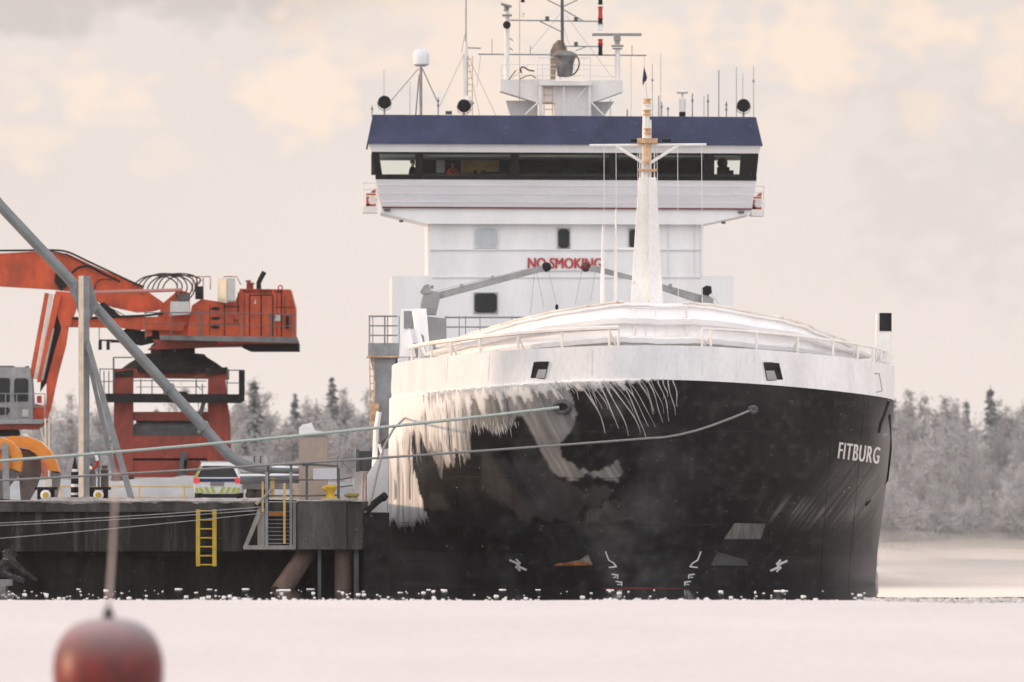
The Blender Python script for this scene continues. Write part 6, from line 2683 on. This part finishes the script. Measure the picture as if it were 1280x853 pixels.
for pl in ([(-22, 503), (12, 503), (12.5, 474), (10, 472.5), (-22, 472.5)], [(18, 502), (35, 502), (35.5, 476), (33, 473), (20, 473), (17.5, 476)], [(-22, 519), (9, 519), (12, 515), (12, 511), (9, 509.5), (-22, 509.5)]):
    kp('cab_window', DGLASS, [pl], KD - .83, .05, cb)
kp('cab_panel', PALEBX, [[(28, 521), (35.5, 521), (35.5, 512), (28, 512)]], KD - .83, .05, cb)
kp('cab_roof_clutter', COALBL, [[(-20, 459.5), (18, 459.5), (16, 457.5), (2, 457.5), (-20, 458)], [(28, 460), (36, 462), (34, 457.5)]], KD - .6, 1.4, cb)
kp('cab_floor', ORANGE2, [[(-26, 531), (44, 529), (60, 526), (46, 537), (-26, 537)]], KD - .9, 2.1)
kp('cab_walkway', GREYST, [[(-26, 524.2), (58, 524.2), (52, 530), (-26, 530)]], KD - 1.1, .25)
kp('cab_undergear', COALBL, [[(-26, 537), (22, 537), (24, 544), (18, 546), (-26, 545)]], KD - .4, 1.4)
kt('cab_rail', GREYST, [([(-26, 492), (56, 492.5)], 1.2), ([(-26, 508), (56, 509)], 1.0)] + [([(x, 526), (x, 492)], 1.3) for x in (-12, 7, 21, 40, 56)], d=KD - 1.05)
b = MB()
b.box(124, 142, 424.5, 426.5, KD - .3, .2)
for px in (123, 133):
    b.box(px, px + 4, 426, 437.5, KD - .3, .3)
b.box(138, 150, 425, 428.5, KD - .3, .3)
b.build('work_light', BLACKM, kr)
# machinery under the house that the low sun reaches
kp('slew_gear', COALBL, [[(150, 416), (168, 404), (176, 414), (200, 412), (202, 426), (176, 432), (158, 430)]], KD + .5, 1.0)
kp('slew_sun_hit', ORANGE, [[(166, 408), (178, 406), (172, 414)], [(182, 412), (190, 412), (190, 420), (182, 421)]], KD + .1, 1.2)  # orange pieces shaped as the sun's hits on the dark gear
# slewing skirt and portal
b = MB()
c = P(216, 461, KD + 1.7)
sc_ = KD / F
b.lathe(c, [(2.15, -.2), (2.2, 0), (1.9, .22), (1.45, .50), (1.35, .62), (.95, .66), (.95, .95), (.8, 1.1)], 28)
b.build('slewing_skirt', COALBL, kr, smooth=False)
kp('portal_top_beam', ORANGE2, [[(142, 461), (284, 461), (284, 474), (262, 473), (168, 472), (142, 474)]], KD + .1, 3.2)
for nm, pl in (('portal_leg', [(143, 472), (166, 472), (166, 596), (141, 596), (142, 530)]), ('portal_leg', [(260, 472), (281.5, 472), (284, 505), (287, 520), (289.5, 596), (259, 596)])):
    for dd in (0, 2.6):
        kp(nm, ORANGE2, [pl], KD + dd, .8)
kp('portal_leg_cap', COALBL, [[(142, 466), (166, 462), (166, 470), (142, 471)], [(257, 462), (284, 459), (284, 466), (257, 469)]], KD - .1, .6)
kp('portal_beam', ORANGE2, [[(165, 515), (260.5, 515), (260.5, 526), (165, 526)]], KD + .2, .6)
kp('portal_beam', ORANGE2, [[(165, 545), (260.5, 545), (260.5, 573), (165, 573)], [(140, 576), (291, 576), (292, 597), (140, 597)]], KD + .05, .7)
kp('portal_slot', COALBL, [[(165, 572.5), (260.5, 572.5), (260.5, 576.5), (165, 576.5)], [(170, 526), (256, 526), (256, 529), (170, 529)]], KD + .2, .5)
kp('portal_panel', GREYDK, [[(167, 545.5), (258, 545.5), (258, 531), (252, 527.5), (174, 527.5), (167, 531)]], KD + .35, .4)
kp('portal_platform', COALBL, [[(131, 492), (305, 493), (305, 501), (300, 504), (131, 503)]], KD - .7, .9)
kt('platform_rail', GREYDK, [([(124, 461.5), (142, 461.5)], 1.3), ([(124, 477), (142, 477)], 1.1), ([(166, 476), (258, 476.5)], 1.2), ([(170, 484), (258, 484)], .9), ([(283, 463), (305, 463)], 1.4), ([(283, 479), (300, 479)], 1.2)] +
   [([(x, 494), (x, y)], 1.4) for x, y in ((125, 462), (130, 464), (136, 464), (176, 474), (190, 474), (245, 476), (253, 480), (284, 463))], d=KD - .6)
kt('platform_stair_rail', GREYDK, [([(142, 447), (142, 492)], 2.2), ([(142, 447), (166, 447)], 1.6), ([(245, 470), (246, 482), (252, 488)], 1.0), ([(248, 503), (248, 516), (256, 500)], 1.4)], d=KD - .5)
kp('platform_end_box', COALBL, [[(298.5, 494), (305.5, 494), (305.5, 463), (298.5, 463)]], KD - .6, .7)
kp('access_stair', GREYDK, [[(252, 503), (257, 504), (249, 530), (244, 530)], [(226, 565), (233, 565), (234, 585), (219, 612), (213, 610), (224, 588)], [(230, 575), (234, 575), (232, 600), (229, 600)]], KD - .5, .3)
kp('platform_hatch', COALBL, [[(221, 493), (235, 493), (233, 489.5), (223, 489.5)]], KD - .6, .5)
for px in (153, 275):
    b = MB()
    b.box(px - 14, px + 14, 596.5, 624, KD + .2, 1.2)
    b.box(px - 14, px + 14, 596.5, 624, KD + 2.6, 1.2)
    b.build('portal_bogie', GREYDK, kr)
